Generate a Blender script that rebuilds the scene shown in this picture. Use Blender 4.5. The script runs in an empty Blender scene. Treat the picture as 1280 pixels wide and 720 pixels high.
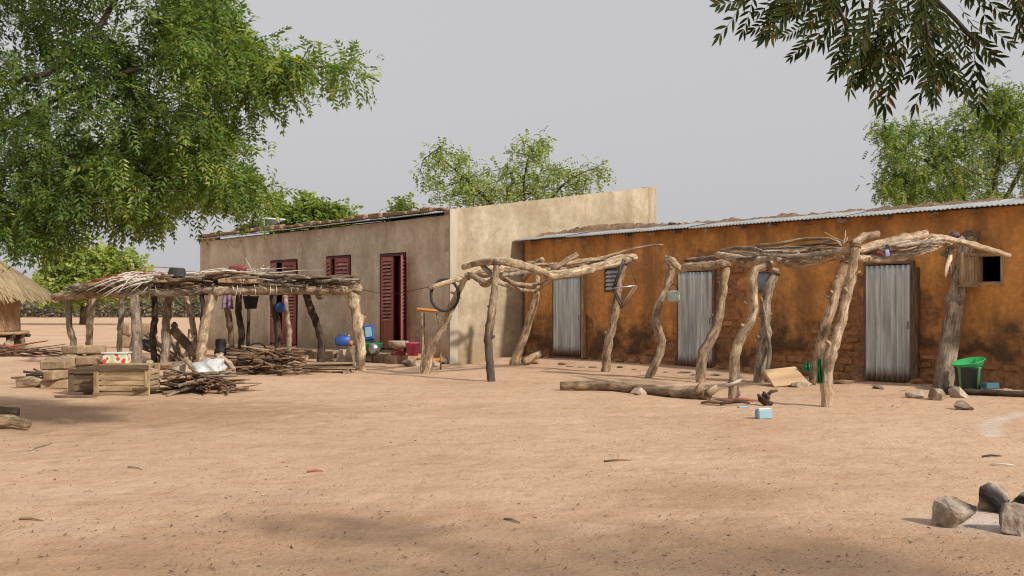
import bpy, bmesh, math, random
import numpy as np
from mathutils import Vector, Matrix, noise as mnoise
R = math.radians
# ---------------------------------------------------------------- camera, sky, sun, exposure
scene = bpy.context.scene
F, H, HY = 1244.0, 1.25, 384.0          # focal length in photo pixels, eye height, horizon row
cd = bpy.data.cameras.new('camera'); cam = bpy.data.objects.new('camera', cd)
scene.collection.objects.link(cam); scene.camera = cam
cam.location = (0, 0, H); cam.rotation_euler = (R(90), 0, 0)
cd.sensor_width = 36.0; cd.lens = 36.0 * F / 1280.0; cd.shift_y = (HY - 360.0) / 1280.0
scene.cycles.pixel_filter_type = 'BLACKMAN_HARRIS'; scene.cycles.filter_width = 1.1
cd.clip_start = 0.05; cd.clip_end = 3000
SUN_EL = R(36); SX, SY = 0.75, -0.66
world = bpy.data.worlds.new('World'); scene.world = world; world.use_nodes = True
wn, wl = world.node_tree.nodes, world.node_tree.links
bg = wn['Background']; sky = wn.new('ShaderNodeTexSky'); sky.sky_type = 'NISHITA'; sky.sun_disc = False
sky.sun_elevation = SUN_EL; sky.sun_rotation = math.atan2(SX, SY)
sky.dust_density = 8; sky.air_density = 1.0; sky.ozone_density = 1.0
hs = wn.new('ShaderNodeHueSaturation'); hs.inputs['Saturation'].default_value = 0.10
mx = wn.new('ShaderNodeMix'); mx.data_type = 'RGBA'; mx.inputs[0].default_value = 0.80
mx.inputs[7].default_value = (4.95, 4.91, 5.04, 1)             # an even dust veil over the clear sky
wl.new(sky.outputs[0], hs.inputs['Color']); wl.new(hs.outputs[0], mx.inputs[6]); wl.new(mx.outputs[2], bg.inputs[0])
bg.inputs[1].default_value = 0.10
sd = bpy.data.lights.new('sun', 'SUN'); sd.energy = 3.2; sd.angle = R(2.6); sd.color = (1.0, 0.93, 0.82)
sun = bpy.data.objects.new('sun', sd); scene.collection.objects.link(sun)
sdir = Vector((SX * math.cos(SUN_EL), SY * math.cos(SUN_EL), math.sin(SUN_EL)))
sun.rotation_euler = sdir.to_track_quat('Z', 'Y').to_euler(); sun.location = sdir * 50
vs = scene.view_settings; vs.view_transform = 'Standard'; vs.look = 'None'; vs.exposure = 0.36; vs.gamma = 1.0
vs.use_curve_mapping = False

# ---------------------------------------------------------------- helpers
C = scene.collection
rnd = random.Random(7)
WL = {}
def V3(*a): return np.array(a, dtype=float)
def Pp(px, py, d):                                # the point at depth d seen at a photo pixel
    return V3((px - 640) / F * d, d, H + (HY - py) / F * d)
def Gp(px, py, z=0.0):                            # the ground point seen at a photo pixel
    d = F * (H - z) / (py - HY); return V3((px - 640) / F * d, d, z)
def mk(name, V, Fc, mat, parent=None, tc=None, smooth=True, attrs=None, origin=None):
    V = np.asarray(V, dtype=np.float64).reshape(-1, 3)
    if origin is None:
        lo, hi = V.min(0), V.max(0); origin = V3((lo[0] + hi[0]) / 2, (lo[1] + hi[1]) / 2, lo[2])
    if tc is None: tc = V
    me = bpy.data.meshes.new(name); L = V - origin
    if isinstance(Fc, np.ndarray):
        n, k = Fc.shape
        me.vertices.add(len(L)); me.vertices.foreach_set('co', L.astype(np.float32).ravel())
        me.loops.add(n * k); me.loops.foreach_set('vertex_index', Fc.astype(np.int32).ravel())
        me.polygons.add(n); me.polygons.foreach_set('loop_start', np.arange(0, n * k, k, dtype=np.int32))
        me.polygons.foreach_set('loop_total', np.full(n, k, dtype=np.int32)); me.update(calc_edges=True)
    else:
        me.from_pydata([tuple(v) for v in L], [], Fc)
    a = me.attributes.new('tc', 'FLOAT_VECTOR', 'POINT'); a.data.foreach_set('vector', np.asarray(tc, dtype=np.float32).ravel())
    for k, vals in (attrs or {}).items():
        b = me.attributes.new(k, 'FLOAT', 'POINT'); b.data.foreach_set('value', np.asarray(vals, dtype=np.float32).ravel())
    me.materials.append(mat)
    if smooth: me.polygons.foreach_set('use_smooth', [True] * len(me.polygons))
    me.update()
    o = bpy.data.objects.new(name, me); C.objects.link(o)
    WL[o.name] = np.array(origin, dtype=float)
    place(o, origin, parent); return o
def place(o, w, parent=None):
    w = np.array(w, dtype=float); WL[o.name] = w
    if parent is not None: o.parent = parent; o.location = tuple(w - WL[parent.name])
    else: o.location = tuple(w)
def tag(o, label, cat, group=None, kind=None):
    o['label'] = label; o['category'] = cat
    if group: o['group'] = group
    if kind: o['kind'] = kind
    return o
def thing(name, label, cat, loc, group=None):
    o = bpy.data.objects.new(name, None); C.objects.link(o); o.empty_display_size = 0.2
    place(o, loc); return tag(o, label, cat, group)
def inst(src, name, w, rot=(0, 0, 0), sc=(1, 1, 1), parent=None):
    o = bpy.data.objects.new(name, src.data); C.objects.link(o); place(o, w, parent)
    o.rotation_euler = rot; o.scale = sc if hasattr(sc, '__len__') else (sc,) * 3; return o
class Acc:
    def __init__(s): s.V = []; s.F = []; s.T = []; s.n = 0
    def add(s, V, Fc, T=None):
        V = [tuple(v) for v in V]; s.V += V; s.T += ([tuple(t) for t in T] if T is not None else V)
        s.F += [tuple(i + s.n for i in f) for f in Fc]; s.n += len(V); return s
    def mk(s, name, mat, parent=None, smooth=True, **k): return mk(name, s.V, s.F, mat, parent, tc=s.T, smooth=smooth, **k)
def spline(pts, step):
    pts = [np.array(p, float) for p in pts]; out = []
    P = [2 * pts[0] - pts[1]] + pts + [2 * pts[-1] - pts[-2]]
    for i in range(1, len(P) - 2):
        n = max(1, int(np.linalg.norm(P[i + 1] - P[i]) / step))
        for k in range(n):
            t = k / n
            out.append(0.5 * (2 * P[i] + (P[i + 1] - P[i - 1]) * t + (2 * P[i - 1] - 5 * P[i] + 4 * P[i + 1] - P[i + 2]) * t * t
                       + (3 * P[i] - P[i - 1] - 3 * P[i + 1] + P[i + 2]) * t ** 3))
    out.append(pts[-1]); return out
def nz(x, y, z=0.0): return mnoise.noise(Vector((x, y, z)))
def tube(pts, r, sides=8, step=0.12, rough=0.0, knots=0, seed=0, smooth_path=True, grain=0.12):
    """an organic limb: r may be one radius or a list along the control points"""
    P = spline(pts, step) if smooth_path and len(pts) > 1 else [np.array(p, float) for p in pts]
    n = len(P); rr = r if hasattr(r, '__len__') else [r, r]
    if rough > .12 and n > 4:
        rj = random.Random(seed + 5); a0 = max(rr) * .13
        for i in range(1, n - 1): P[i] = P[i] + np.array([rj.uniform(-1, 1), rj.uniform(-1, 1), rj.uniform(-1, 1)]) * a0
    rad = np.interp(np.linspace(0, 1, n), np.linspace(0, 1, len(rr)), rr)
    rg = random.Random(seed); kn = [(rg.randrange(n), rg.random() * 6.28) for _ in range(knots)]
    V, T, Fc = [], [], []; up = np.array([0.31, 0.77, 0.55]); s = 0.0; a = None
    for i in range(n):
        t = P[min(i + 1, n - 1)] - P[max(i - 1, 0)]; t = t / (np.linalg.norm(t) + 1e-9)
        if a is None:
            a = np.cross(t, up); a /= np.linalg.norm(a) + 1e-9
        else:
            a = a - t * a.dot(t); a /= np.linalg.norm(a) + 1e-9
        b = np.cross(t, a)
        if i: s += np.linalg.norm(P[i] - P[i - 1])
        for j in range(sides):
            th = 2 * math.pi * j / sides
            k = 1 + rough * (nz(math.cos(th) * 1.1 + seed * 3.7, math.sin(th) * 1.1, s * 1.0) * 0.8 + nz(math.cos(th) * 2.6 + seed, math.sin(th) * 2.6, s * 5) * 0.5 + nz(math.cos(th) * 4.2 + seed, math.sin(th) * 4.2, s * 4) * 0.6)
            for (ki, ka) in kn:
                dd = math.cos(th - ka)
                if dd > 0: k += 0.42 * dd ** 4 * math.exp(-((i - ki) * step / (rad[i] * 0.6 + 1e-6)) ** 2)
            q = rad[i] * k
            V.append(P[i] + (a * math.cos(th) + b * math.sin(th)) * q)
            T.append((math.cos(th) * rad[i] + seed * 1.3, math.sin(th) * rad[i], s * grain))
    for i in range(n - 1):
        for j in range(sides):
            j2 = (j + 1) % sides
            Fc.append((i * sides + j, i * sides + j2, (i + 1) * sides + j2, (i + 1) * sides + j))
    Fc.append(tuple(range(sides - 1, -1, -1))); Fc.append(tuple((n - 1) * sides + j for j in range(sides)))
    return V, Fc, T
def boxg(c, s, rz=0.0, jit=0.0, seed=0, tilt=(0, 0), bev=0.0):
    """a bevelled, slightly irregular block; c is the centre"""
    bm = bmesh.new(); bmesh.ops.create_cube(bm, size=1.0)
    rg = random.Random(seed)
    for v in bm.verts:
        v.co = Vector((v.co.x * s[0] + rg.uniform(-jit, jit), v.co.y * s[1] + rg.uniform(-jit, jit), v.co.z * s[2] + rg.uniform(-jit, jit)))
    if bev: bmesh.ops.bevel(bm, geom=bm.edges[:], offset=bev, segments=1, affect='EDGES', profile=0.5)
    bm.verts.index_update()
    M = Matrix.Rotation(rz, 3, 'Z') @ Matrix.Rotation(tilt[0], 3, 'X') @ Matrix.Rotation(tilt[1], 3, 'Y')
    ax = int(np.argmax(s)); T = []
    for v in bm.verts:
        t = [v.co.x, v.co.y, v.co.z]; t[ax] *= 0.15; T.append((t[0] + seed * 0.37, t[1], t[2]))
    V = [np.array(M @ v.co) + np.array(c) for v in bm.verts]; Fc = [tuple(v.index for v in f.verts) for f in bm.faces]
    bm.free(); return V, Fc, T
def rockg(c, s, seed=0, cuts=9, sub=2, rz=0.0):
    """an angular stone: hull of random points, edges worn, faces pitted"""
    rg = random.Random(seed * 7 + 1); bm = bmesh.new()
    for _ in range(cuts + 7):
        v = Vector((rg.gauss(0, 1), rg.gauss(0, 1), rg.gauss(0, 1))).normalized() * rg.uniform(.82, 1.08); bm.verts.new(v)
    h = bmesh.ops.convex_hull(bm, input=bm.verts[:]); bmesh.ops.delete(bm, geom=[v for v in bm.verts if not v.link_faces], context='VERTS')
    for v in bm.verts: v.co.z = min(.78, max(-.6, v.co.z))
    bmesh.ops.remove_doubles(bm, verts=bm.verts[:], dist=.03)
    h = bmesh.ops.convex_hull(bm, input=bm.verts[:]); bmesh.ops.delete(bm, geom=[v for v in bm.verts if not v.link_faces], context='VERTS')
    bmesh.ops.bevel(bm, geom=bm.edges[:], offset=.035, segments=1, affect='EDGES', profile=.5, clamp_overlap=True)
    bmesh.ops.triangulate(bm, faces=bm.faces[:])
    for _ in range(max(0, sub - 2)): bmesh.ops.subdivide_edges(bm, edges=bm.edges[:], cuts=1, use_grid_fill=True)
    if sub > 3:
        for _ in range(3): bmesh.ops.smooth_vert(bm, verts=bm.verts[:], factor=.5, use_axis_x=True, use_axis_y=True, use_axis_z=True)
    bm.normal_update(); bm.verts.index_update()
    for v in bm.verts:
        if v.co.length > 1.12: v.co *= 1.12 / v.co.length
        v.co += v.normal * (.07 * mnoise.noise(v.co * 2.3 + Vector((seed, 0, 0))) + .05 * mnoise.noise(v.co * 5 + Vector((seed, 0, 0))) + (.035 * mnoise.noise(v.co * 13) if sub > 3 else 0))
    V = []; cs, sn = math.cos(rz), math.sin(rz); zmin = min(v.co.z for v in bm.verts)
    for v in bm.verts:
        x, y, z = v.co.x * s[0], v.co.y * s[1], (v.co.z - zmin) * s[2]
        V.append((c[0] + x * cs - y * sn, c[1] + x * sn + y * cs, c[2] + z))
    Fc = [tuple(w.index for w in f.verts) for f in bm.faces]; bm.free()
    return V, Fc
def lathe(c, prof, seg=20, squash=1.0, tilt=(0, 0)):
    V, T, Fc = [], [], []; M = Matrix.Rotation(tilt[0], 3, 'X') @ Matrix.Rotation(tilt[1], 3, 'Y')
    for i, (r, z) in enumerate(prof):
        for j in range(seg):
            th = 2 * math.pi * j / seg
            p = M @ Vector((r * math.cos(th), r * math.sin(th) * squash, z))
            V.append((c[0] + p.x, c[1] + p.y, c[2] + p.z)); T.append((math.cos(th), math.sin(th), z))
    for i in range(len(prof) - 1):
        for j in range(seg):
            j2 = (j + 1) % seg; Fc.append((i * seg + j, i * seg + j2, (i + 1) * seg + j2, (i + 1) * seg + j))
    Fc.append(tuple(range(seg - 1, -1, -1))); Fc.append(tuple((len(prof) - 1) * seg + j for j in range(seg)))
    return V, Fc, T
def sstep(a, b, x):
    t = min(1.0, max(0.0, (x - a) / (b - a))); return t * t * (3 - 2 * t)

# ---------------------------------------------------------------- materials
def newmat(name):
    m = bpy.data.materials.new(name); m.use_nodes = True; nt = m.node_tree
    return m, nt, nt.nodes, nt.links, nt.nodes['Principled BSDF']
def attr(nt, name):
    a = nt.nodes.new('ShaderNodeAttribute'); a.attribute_name = name; return a
def noise_node(nt, vec, scale, detail=5, rough=0.6, mul=(1, 1, 1)):
    mp = nt.nodes.new('ShaderNodeVectorMath'); mp.operation = 'MULTIPLY'; mp.inputs[1].default_value = mul
    nt.links.new(vec, mp.inputs[0]); t = nt.nodes.new('ShaderNodeTexNoise')
    t.inputs['Scale'].default_value = scale; t.inputs['Detail'].default_value = detail; t.inputs['Roughness'].default_value = rough
    nt.links.new(mp.outputs[0], t.inputs['Vector']); return t.outputs[0]
def ramp(nt, fac, stops):
    r = nt.nodes.new('ShaderNodeValToRGB'); e = r.color_ramp.elements
    e[0].position = stops[0][0]; e[0].color = (*stops[0][1], 1); e[1].position = stops[1][0]; e[1].color = (*stops[1][1], 1)
    for p, c in stops[2:]:
        k = e.new(p); k.color = (*c, 1)
    nt.links.new(fac, r.inputs[0]); return r.outputs[0]
def mixc(nt, fac, a, b, mode='MIX'):
    m = nt.nodes.new('ShaderNodeMix'); m.data_type = 'RGBA'; m.blend_type = mode
    for s, v in ((0, fac), (6, a), (7, b)):
        if isinstance(v, (int, float)): m.inputs[s].default_value = v
        elif isinstance(v, tuple): m.inputs[s].default_value = (*v, 1) if len(v) == 3 else v
        else: nt.links.new(v, m.inputs[s])
    return m.outputs[2]
def mathn(nt, op, a, b=None, clamp=False):
    m = nt.nodes.new('ShaderNodeMath'); m.operation = op; m.use_clamp = clamp
    for s, v in ((0, a), (1, b)):
        if v is None: continue
        if isinstance(v, (int, float)): m.inputs[s].default_value = v
        else: nt.links.new(v, m.inputs[s])
    return m.outputs[0]
def bump(nt, bs, h, strength, dist=0.02):
    b = nt.nodes.new('ShaderNodeBump'); b.inputs['Strength'].default_value = strength; b.inputs['Distance'].default_value = dist
    nt.links.new(h, b.inputs['Height']); nt.links.new(b.outputs[0], bs.inputs['Normal'])
def basic(name, c1, c2, scale=8, c3=None, rough=0.9, bmp=0.4, bscale=None, mul=(1, 1, 1), var=0.25, metal=0.0, dist=0.01):
    """colour from noise on the mesh's own coordinates, a little different on every object"""
    m, nt, n, l, bs = newmat(name); tc = attr(nt, 'tc').outputs['Vector']
    oi = n.new('ShaderNodeObjectInfo'); off = n.new('ShaderNodeVectorMath'); off.operation = 'ADD'
    cx = n.new('ShaderNodeCombineXYZ'); l.new(mathn(nt, 'MULTIPLY', oi.outputs['Random'], 37.0), cx.inputs[0]); l.new(tc, off.inputs[0]); l.new(cx.outputs[0], off.inputs[1])
    f = noise_node(nt, off.outputs[0], scale, mul=mul)
    st = [(0.3, c1), (0.7, c2)] + ([(0.52, c3)] if c3 else [])
    col = ramp(nt, f, st)
    f2 = noise_node(nt, off.outputs[0], scale * 0.17, detail=3, mul=mul)
    col = mixc(nt, 0.55, col, ramp(nt, f2, [(0.3, (0.55, 0.55, 0.55)), (0.7, (1.25, 1.25, 1.25))]), 'MULTIPLY')
    v = mathn(nt, 'ADD', mathn(nt, 'MULTIPLY', oi.outputs['Random'], var * 2), 1 - var)
    g = n.new('ShaderNodeCombineColor'); [l.new(v, g.inputs[i]) for i in range(3)]
    col = mixc(nt, 1.0, col, g.outputs[0], 'MULTIPLY')
    l.new(col, bs.inputs['Base Color']); bs.inputs['Roughness'].default_value = rough; bs.inputs['Metallic'].default_value = metal
    if bmp: bump(nt, bs, noise_node(nt, off.outputs[0], bscale or scale * 3, mul=mul), bmp, dist)
    return m
def wood(name, lo, mid, hi, crack=.55, char=None, var=.12):
    m, nt, n, l, bs = newmat(name); tc = attr(nt, 'tc').outputs['Vector']; oi = n.new('ShaderNodeObjectInfo')
    cx = n.new('ShaderNodeCombineXYZ'); l.new(mathn(nt, 'MULTIPLY', oi.outputs['Random'], 37.0), cx.inputs[0]); ad = n.new('ShaderNodeVectorMath'); ad.operation = 'ADD'; l.new(tc, ad.inputs[0]); l.new(cx.outputs[0], ad.inputs[1]); v = ad.outputs[0]
    col = ramp(nt, noise_node(nt, v, 20, 6, .65), [(.30, lo), (.70, hi), (.5, mid)])
    blot = ramp(nt, noise_node(nt, v, 9, 4, .6, mul=(1, 1, 5)), [(.36, (.42, .40, .38)), (.56, (1.12, 1.12, 1.12))]); col = mixc(nt, .8, col, blot, 'MULTIPLY')
    ck = ramp(nt, noise_node(nt, v, 85, 5, .7, mul=(1, 1, .7)), [(.38, (.30, .27, .25)), (.52, (1.1, 1.1, 1.1))]); col = mixc(nt, crack, col, ck, 'MULTIPLY')
    bk_ = ramp(nt, noise_node(nt, v, 26, 7, .72, mul=(1, 1, 4.5)), [(.54, (1, 1, 1)), (.64, (.34, .28, .24))]); col = mixc(nt, .7, col, bk_, 'MULTIPLY')
    g = n.new('ShaderNodeCombineColor'); k = mathn(nt, 'ADD', mathn(nt, 'MULTIPLY', oi.outputs['Random'], 2 * var), 1 - var); [l.new(k, g.inputs[q]) for q in range(3)]; col = mixc(nt, 1.0, col, g.outputs[0], 'MULTIPLY')
    if char is not None:
        s = n.new('ShaderNodeSeparateXYZ'); l.new(tc, s.inputs[0]); f = mathn(nt, 'ADD', mathn(nt, 'MULTIPLY', s.outputs[2], -14), mathn(nt, 'MULTIPLY', noise_node(nt, v, 14, 5, .6), 3)); f = mathn(nt, 'ADD', f, char - .9, True); col = mixc(nt, mathn(nt, 'MULTIPLY', f, .85), col, (.045, .04, .037))
    l.new(col, bs.inputs['Base Color']); bs.inputs['Roughness'].default_value = .92
    bump(nt, bs, mathn(nt, 'ADD', noise_node(nt, v, 85, 5, .7, mul=(1, 1, .7)), noise_node(nt, v, 22, 4, .6, mul=(1, 1, 3))), 1.0, .012); return m
MW = wood('weathered_wood', (0.15, 0.10, 0.06), (0.34, 0.235, 0.145), (0.54, 0.41, 0.28))
MWG = wood('grey_wood', (0.12, 0.095, 0.07), (0.28, 0.22, 0.16), (0.46, 0.385, 0.30))
MWP = wood('pale_wood', (0.22, 0.15, 0.09), (0.44, 0.32, 0.205), (0.66, 0.525, 0.375), .6)
MWD = wood('dark_wood', (0.03, 0.02, 0.015), (0.07, 0.045, 0.03), (0.14, 0.09, 0.06))
MWC = wood('charred_wood', (0.16, 0.12, 0.08), (0.36, 0.27, 0.18), (0.55, 0.43, 0.31), .5, 1.9)
MST = wood('dry_sticks', (0.09, 0.05, 0.03), (0.20, 0.12, 0.07), (0.36, 0.235, 0.145), .5, None, .4)
MSG = wood('grey_sticks', (0.14, 0.11, 0.085), (0.32, 0.26, 0.20), (0.54, 0.46, 0.37), .5, None, .35)
MRED = basic('red_stalks', (0.16, 0.04, 0.02), (0.42, 0.15, 0.08), 30, bmp=0.4, var=0.35)
MPAL = basic('bleached_stalks', (0.42, 0.37, 0.30), (0.78, 0.72, 0.62), 30, bmp=0.4, var=0.2)
MSTR = basic('straw', (0.27, 0.19, 0.10), (0.56, 0.43, 0.25), 22, bmp=0.4, var=0.0)
MBRK = basic('mud_brick', (0.24, 0.155, 0.09), (0.42, 0.30, 0.185), 14, bmp=0.9, bscale=60, var=0.18)
MBRR = basic('red_mud_brick', (0.26, 0.115, 0.045), (0.50, 0.25, 0.11), 16, bmp=1.0, bscale=60, var=0.22, dist=0.02)
MSTO = basic('stone', (0.11, 0.08, 0.06), (0.42, 0.32, 0.235), 9, (0.26, 0.19, 0.135), bmp=0.9, bscale=45, var=0.2)
MSTP = basic('pale_stone', (0.30, 0.23, 0.16), (0.56, 0.46, 0.36), 9, bmp=0.8, bscale=45, var=0.12)
MMUD = basic('roof_mud', (0.20, 0.11, 0.06), (0.42, 0.27, 0.16), 7, bmp=1.0, bscale=24, var=0.0, dist=0.03)
MCLAY = basic('granary_mud', (0.26, 0.16, 0.09), (0.44, 0.29, 0.17), 5, bmp=0.8, bscale=25, var=0.0)
MPLK = basic('old_planks', (0.20, 0.13, 0.07), (0.50, 0.36, 0.21), 30, (0.36, 0.25, 0.14), bmp=0.6, var=0.2)
MPLD = basic('dark_planks', (0.07, 0.045, 0.03), (0.22, 0.14, 0.085), 30, bmp=0.6, var=0.2)
MMAR = basic('maroon_paint', (0.26, 0.055, 0.042), (0.45, 0.135, 0.10), 9, rough=0.6, bmp=0.3, var=0.12)
MMARL = basic('faded_maroon_paint', (0.34, 0.11, 0.09), (0.62, 0.33, 0.28), 9, rough=.7, bmp=.3, var=.15)
MMARD = basic('dark_maroon_paint', (0.06, 0.008, 0.010), (0.10, 0.016, 0.016), 9, rough=0.6, bmp=0.2, var=0.1)
MDRK = basic('soot', (0.010, 0.009, 0.008), (0.035, 0.03, 0.028), 12, rough=0.7, bmp=0.4, var=0.2)
MBARK = basic('bark', (0.03, 0.022, 0.016), (0.11, 0.08, 0.055), 24, bmp=0.9, bscale=50, var=0.1)
MCEM = basic('pale_cement', (0.34, 0.29, 0.22), (0.47, 0.41, 0.33), 5, bmp=0.3, var=0.0)
def plastic(name, c, rough=0.45, var=0.1): return basic(name, tuple(x * 0.75 for x in c), c, 6, rough=rough, bmp=0.08, var=var)
MBLU = plastic('blue_plastic', (0.03, 0.11, 0.45)); MGRN = plastic('green_plastic', (0.01, 0.22, 0.07)); MPNK = plastic('pink_plastic', (0.75, 0.10, 0.22))
MORG = plastic('orange_plastic', (0.62, 0.24, 0.05), 0.6); MLBL = plastic('light_blue_plastic', (0.28, 0.45, 0.53), 0.8); MWHT = plastic('white_enamel', (0.72, 0.74, 0.72), 0.5)
MNAV = plastic('navy_plastic', (0.015, 0.035, 0.07), 0.5); MRUB = plastic('black_rubber', (0.028, 0.03, 0.03), 0.75)
MALU = basic('aluminium', (0.45, 0.45, 0.46), (0.66, 0.66, 0.66), 7, rough=0.35, metal=0.9, bmp=0.15)
MLIL = basic('lilac_cloth', (0.20, 0.12, 0.20), (0.40, 0.26, 0.38), 9, bmp=0.4); MSAC = basic('white_sack', (0.26, 0.27, 0.27), (0.62, 0.62, 0.60), 7, bmp=0.8)
MPUR = basic('plum_cloth', (0.05, 0.025, 0.045), (0.20, 0.12, 0.17), 14, bmp=0.5); MTAN = basic('tan_sheet', (0.38, 0.24, 0.13), (0.60, 0.42, 0.25), 6, bmp=0.4)
MRDC = basic('red_cloth', (0.14, 0.03, 0.03), (0.30, 0.07, 0.06), 9, bmp=0.4); MBLC = basic('blue_cloth', (0.12, 0.16, 0.40), (0.45, 0.50, 0.70), 14, bmp=0.4)
def mat_metal(name, c1, c2, rust=0.35, rustline=0.25):
    """galvanised sheet: dull zinc, streaks, rust low down where tc.z (height on the sheet) is small"""
    m, nt, n, l, bs = newmat(name); tc = attr(nt, 'tc').outputs['Vector']
    col = ramp(nt, noise_node(nt, tc, 5, 4, .6, mul=(3.4, 1, 0.16)), [(0.36, c1), (0.64, c2)])
    s = n.new('ShaderNodeSeparateXYZ'); l.new(tc, s.inputs[0])
    f = mathn(nt, 'ADD', mathn(nt, 'MULTIPLY', noise_node(nt, tc, 9, mul=(4, 1, 0.8)), 1.2), mathn(nt, 'MULTIPLY', s.outputs[2], -1.0 / rustline))
    f = mathn(nt, 'MULTIPLY', mathn(nt, 'SUBTRACT', f, -0.35), 1.6, True)
    f = mathn(nt, 'MULTIPLY', f, rust)
    r2 = ramp(nt, noise_node(nt, tc, 3.1, mul=(1.5, 1, 0.5)), [(0.55, (0, 0, 0)), (0.75, (0.5, 0.5, 0.5))])
    f = mathn(nt, 'MAXIMUM', f, mathn(nt, 'MULTIPLY', r2, rust * 0.8))
    col = mixc(nt, f, col, (0.20, 0.10, 0.055)); l.new(col, bs.inputs['Base Color'])
    bs.inputs['Metallic'].default_value = 0.25; bs.inputs['Roughness'].default_value = 0.5
    bump(nt, bs, noise_node(nt, tc, 30), 0.2, 0.005); return m
MZIN = mat_metal('galvanised_sheet', (0.36, 0.39, 0.39), (0.70, 0.74, 0.72), .8); MROOF = mat_metal('roof_zinc', (0.28, 0.29, 0.30), (0.46, 0.47, 0.47), 0.6, 0.01)
def mat_plaster(name, base, light, stain, low):
    m, nt, n, l, bs = newmat(name); tc = attr(nt, 'tc').outputs['Vector']
    col = ramp(nt, noise_node(nt, tc, 1.3, 7, 0.65), [(0.32, base), (0.68, light)])
    streak = ramp(nt, noise_node(nt, tc, 1.15, 8, 0.68, mul=(1.2, 1, 0.45)), [(0.44, (0, 0, 0)), (0.66, (1, 1, 1))])
    col = mixc(nt, mathn(nt, 'MULTIPLY', streak, 0.75), col, stain)
    s = n.new('ShaderNodeSeparateXYZ'); l.new(tc, s.inputs[0])
    f = mathn(nt, 'ADD', mathn(nt, 'MULTIPLY', s.outputs[2], -1.15), mathn(nt, 'MULTIPLY', noise_node(nt, tc, 2.3, 6, 0.7), 1.9))
    col = mixc(nt, mathn(nt, 'MULTIPLY', mathn(nt, 'MULTIPLY', mathn(nt, 'SUBTRACT', f, 0.20), 1.7, True), 0.7), col, low)
    fine = ramp(nt, noise_node(nt, tc, 7, 9, 0.72), [(0.3, (0.68, 0.66, 0.62)), (0.7, (1.2, 1.2, 1.2))])
    col = mixc(nt, 0.6, col, fine, 'MULTIPLY')
    wv = n.new('ShaderNodeVectorMath'); wv.operation = 'ADD'; nc = n.new('ShaderNodeTexNoise'); nc.inputs['Scale'].default_value = 2.2; nc.inputs['Detail'].default_value = 6; l.new(tc, nc.inputs['Vector'])
    sc_ = n.new('ShaderNodeVectorMath'); sc_.operation = 'SCALE'; sc_.inputs['Scale'].default_value = 0.9; l.new(nc.outputs['Color'], sc_.inputs[0]); l.new(tc, wv.inputs[0]); l.new(sc_.outputs[0], wv.inputs[1])
    vo = n.new('ShaderNodeTexVoronoi'); vo.feature = 'DISTANCE_TO_EDGE'; vo.inputs['Scale'].default_value = 0.62; l.new(wv.outputs[0], vo.inputs['Vector'])
    ln = ramp(nt, vo.outputs['Distance'], [(0.004, (1, 1, 1)), (0.012, (0, 0, 0))]); mk_ = ramp(nt, noise_node(nt, tc, 0.9, 3), [(0.54, (0, 0, 0)), (0.62, (1, 1, 1))])
    col = mixc(nt, mathn(nt, 'MULTIPLY', mathn(nt, 'MULTIPLY', ln, mk_), 0.38), col, (0.14, 0.105, 0.07))
    l.new(col, bs.inputs['Base Color']); bs.inputs['Roughness'].default_value = 0.95
    bump(nt, bs, noise_node(nt, tc, 14, 8, 0.7), 0.5, 0.02); return m
MPL = mat_plaster('cement_plaster', (0.52, 0.42, 0.30), (0.74, 0.64, 0.49), (0.33, 0.255, 0.18), (0.42, 0.27, 0.15))
MPS = mat_plaster('sandy_plaster', (0.30, 0.235, 0.155), (0.54, 0.455, 0.335), (0.29, 0.215, 0.13), (0.29, 0.20, 0.12))
def mat_mudwall():
    m, nt, n, l, bs = newmat('ochre_mud_plaster'); tc = attr(nt, 'tc').outputs['Vector']; ex = attr(nt, 'exposed').outputs['Fac']
    col = ramp(nt, noise_node(nt, tc, 1.6, 7, 0.65), [(0.3, (0.46, 0.20, 0.052)), (0.7, (0.76, 0.37, 0.11))])
    st = ramp(nt, noise_node(nt, tc, 1.5, 6, 0.6, mul=(1.5, 1, 0.55)), [(0.40, (0, 0, 0)), (0.62, (1, 1, 1))])
    col = mixc(nt, mathn(nt, 'MULTIPLY', st, 0.75), col, (0.23, 0.12, 0.05))
    s = n.new('ShaderNodeSeparateXYZ'); l.new(tc, s.inputs[0])          # black mould growing out of the damp foot of the wall
    f = mathn(nt, 'ADD', mathn(nt, 'MULTIPLY', s.outputs[2], -0.75), mathn(nt, 'MULTIPLY', noise_node(nt, tc, 1.25, 7, 0.68), 2.6))
    f = mathn(nt, 'MULTIPLY', mathn(nt, 'MULTIPLY', mathn(nt, 'SUBTRACT', f, 0.50), 2.2, True), 0.92)
    col = mixc(nt, f, col, (0.075, 0.045, 0.026))
    raw = ramp(nt, noise_node(nt, tc, 9, 7, 0.7), [(0.3, (0.16, 0.07, 0.028)), (0.7, (0.42, 0.215, 0.095))])
    col = mixc(nt, ex, col, raw)
    fine = ramp(nt, noise_node(nt, tc, 11, 8, 0.72), [(0.3, (0.66, 0.63, 0.60)), (0.7, (1.3, 1.3, 1.3))])
    col = mixc(nt, 0.75, col, fine, 'MULTIPLY')
    l.new(col, bs.inputs['Base Color']); bs.inputs['Roughness'].default_value = 0.95
    bump(nt, bs, noise_node(nt, tc, 17, 8, 0.7), 0.7, 0.03); return m
MMW = mat_mudwall()
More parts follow.
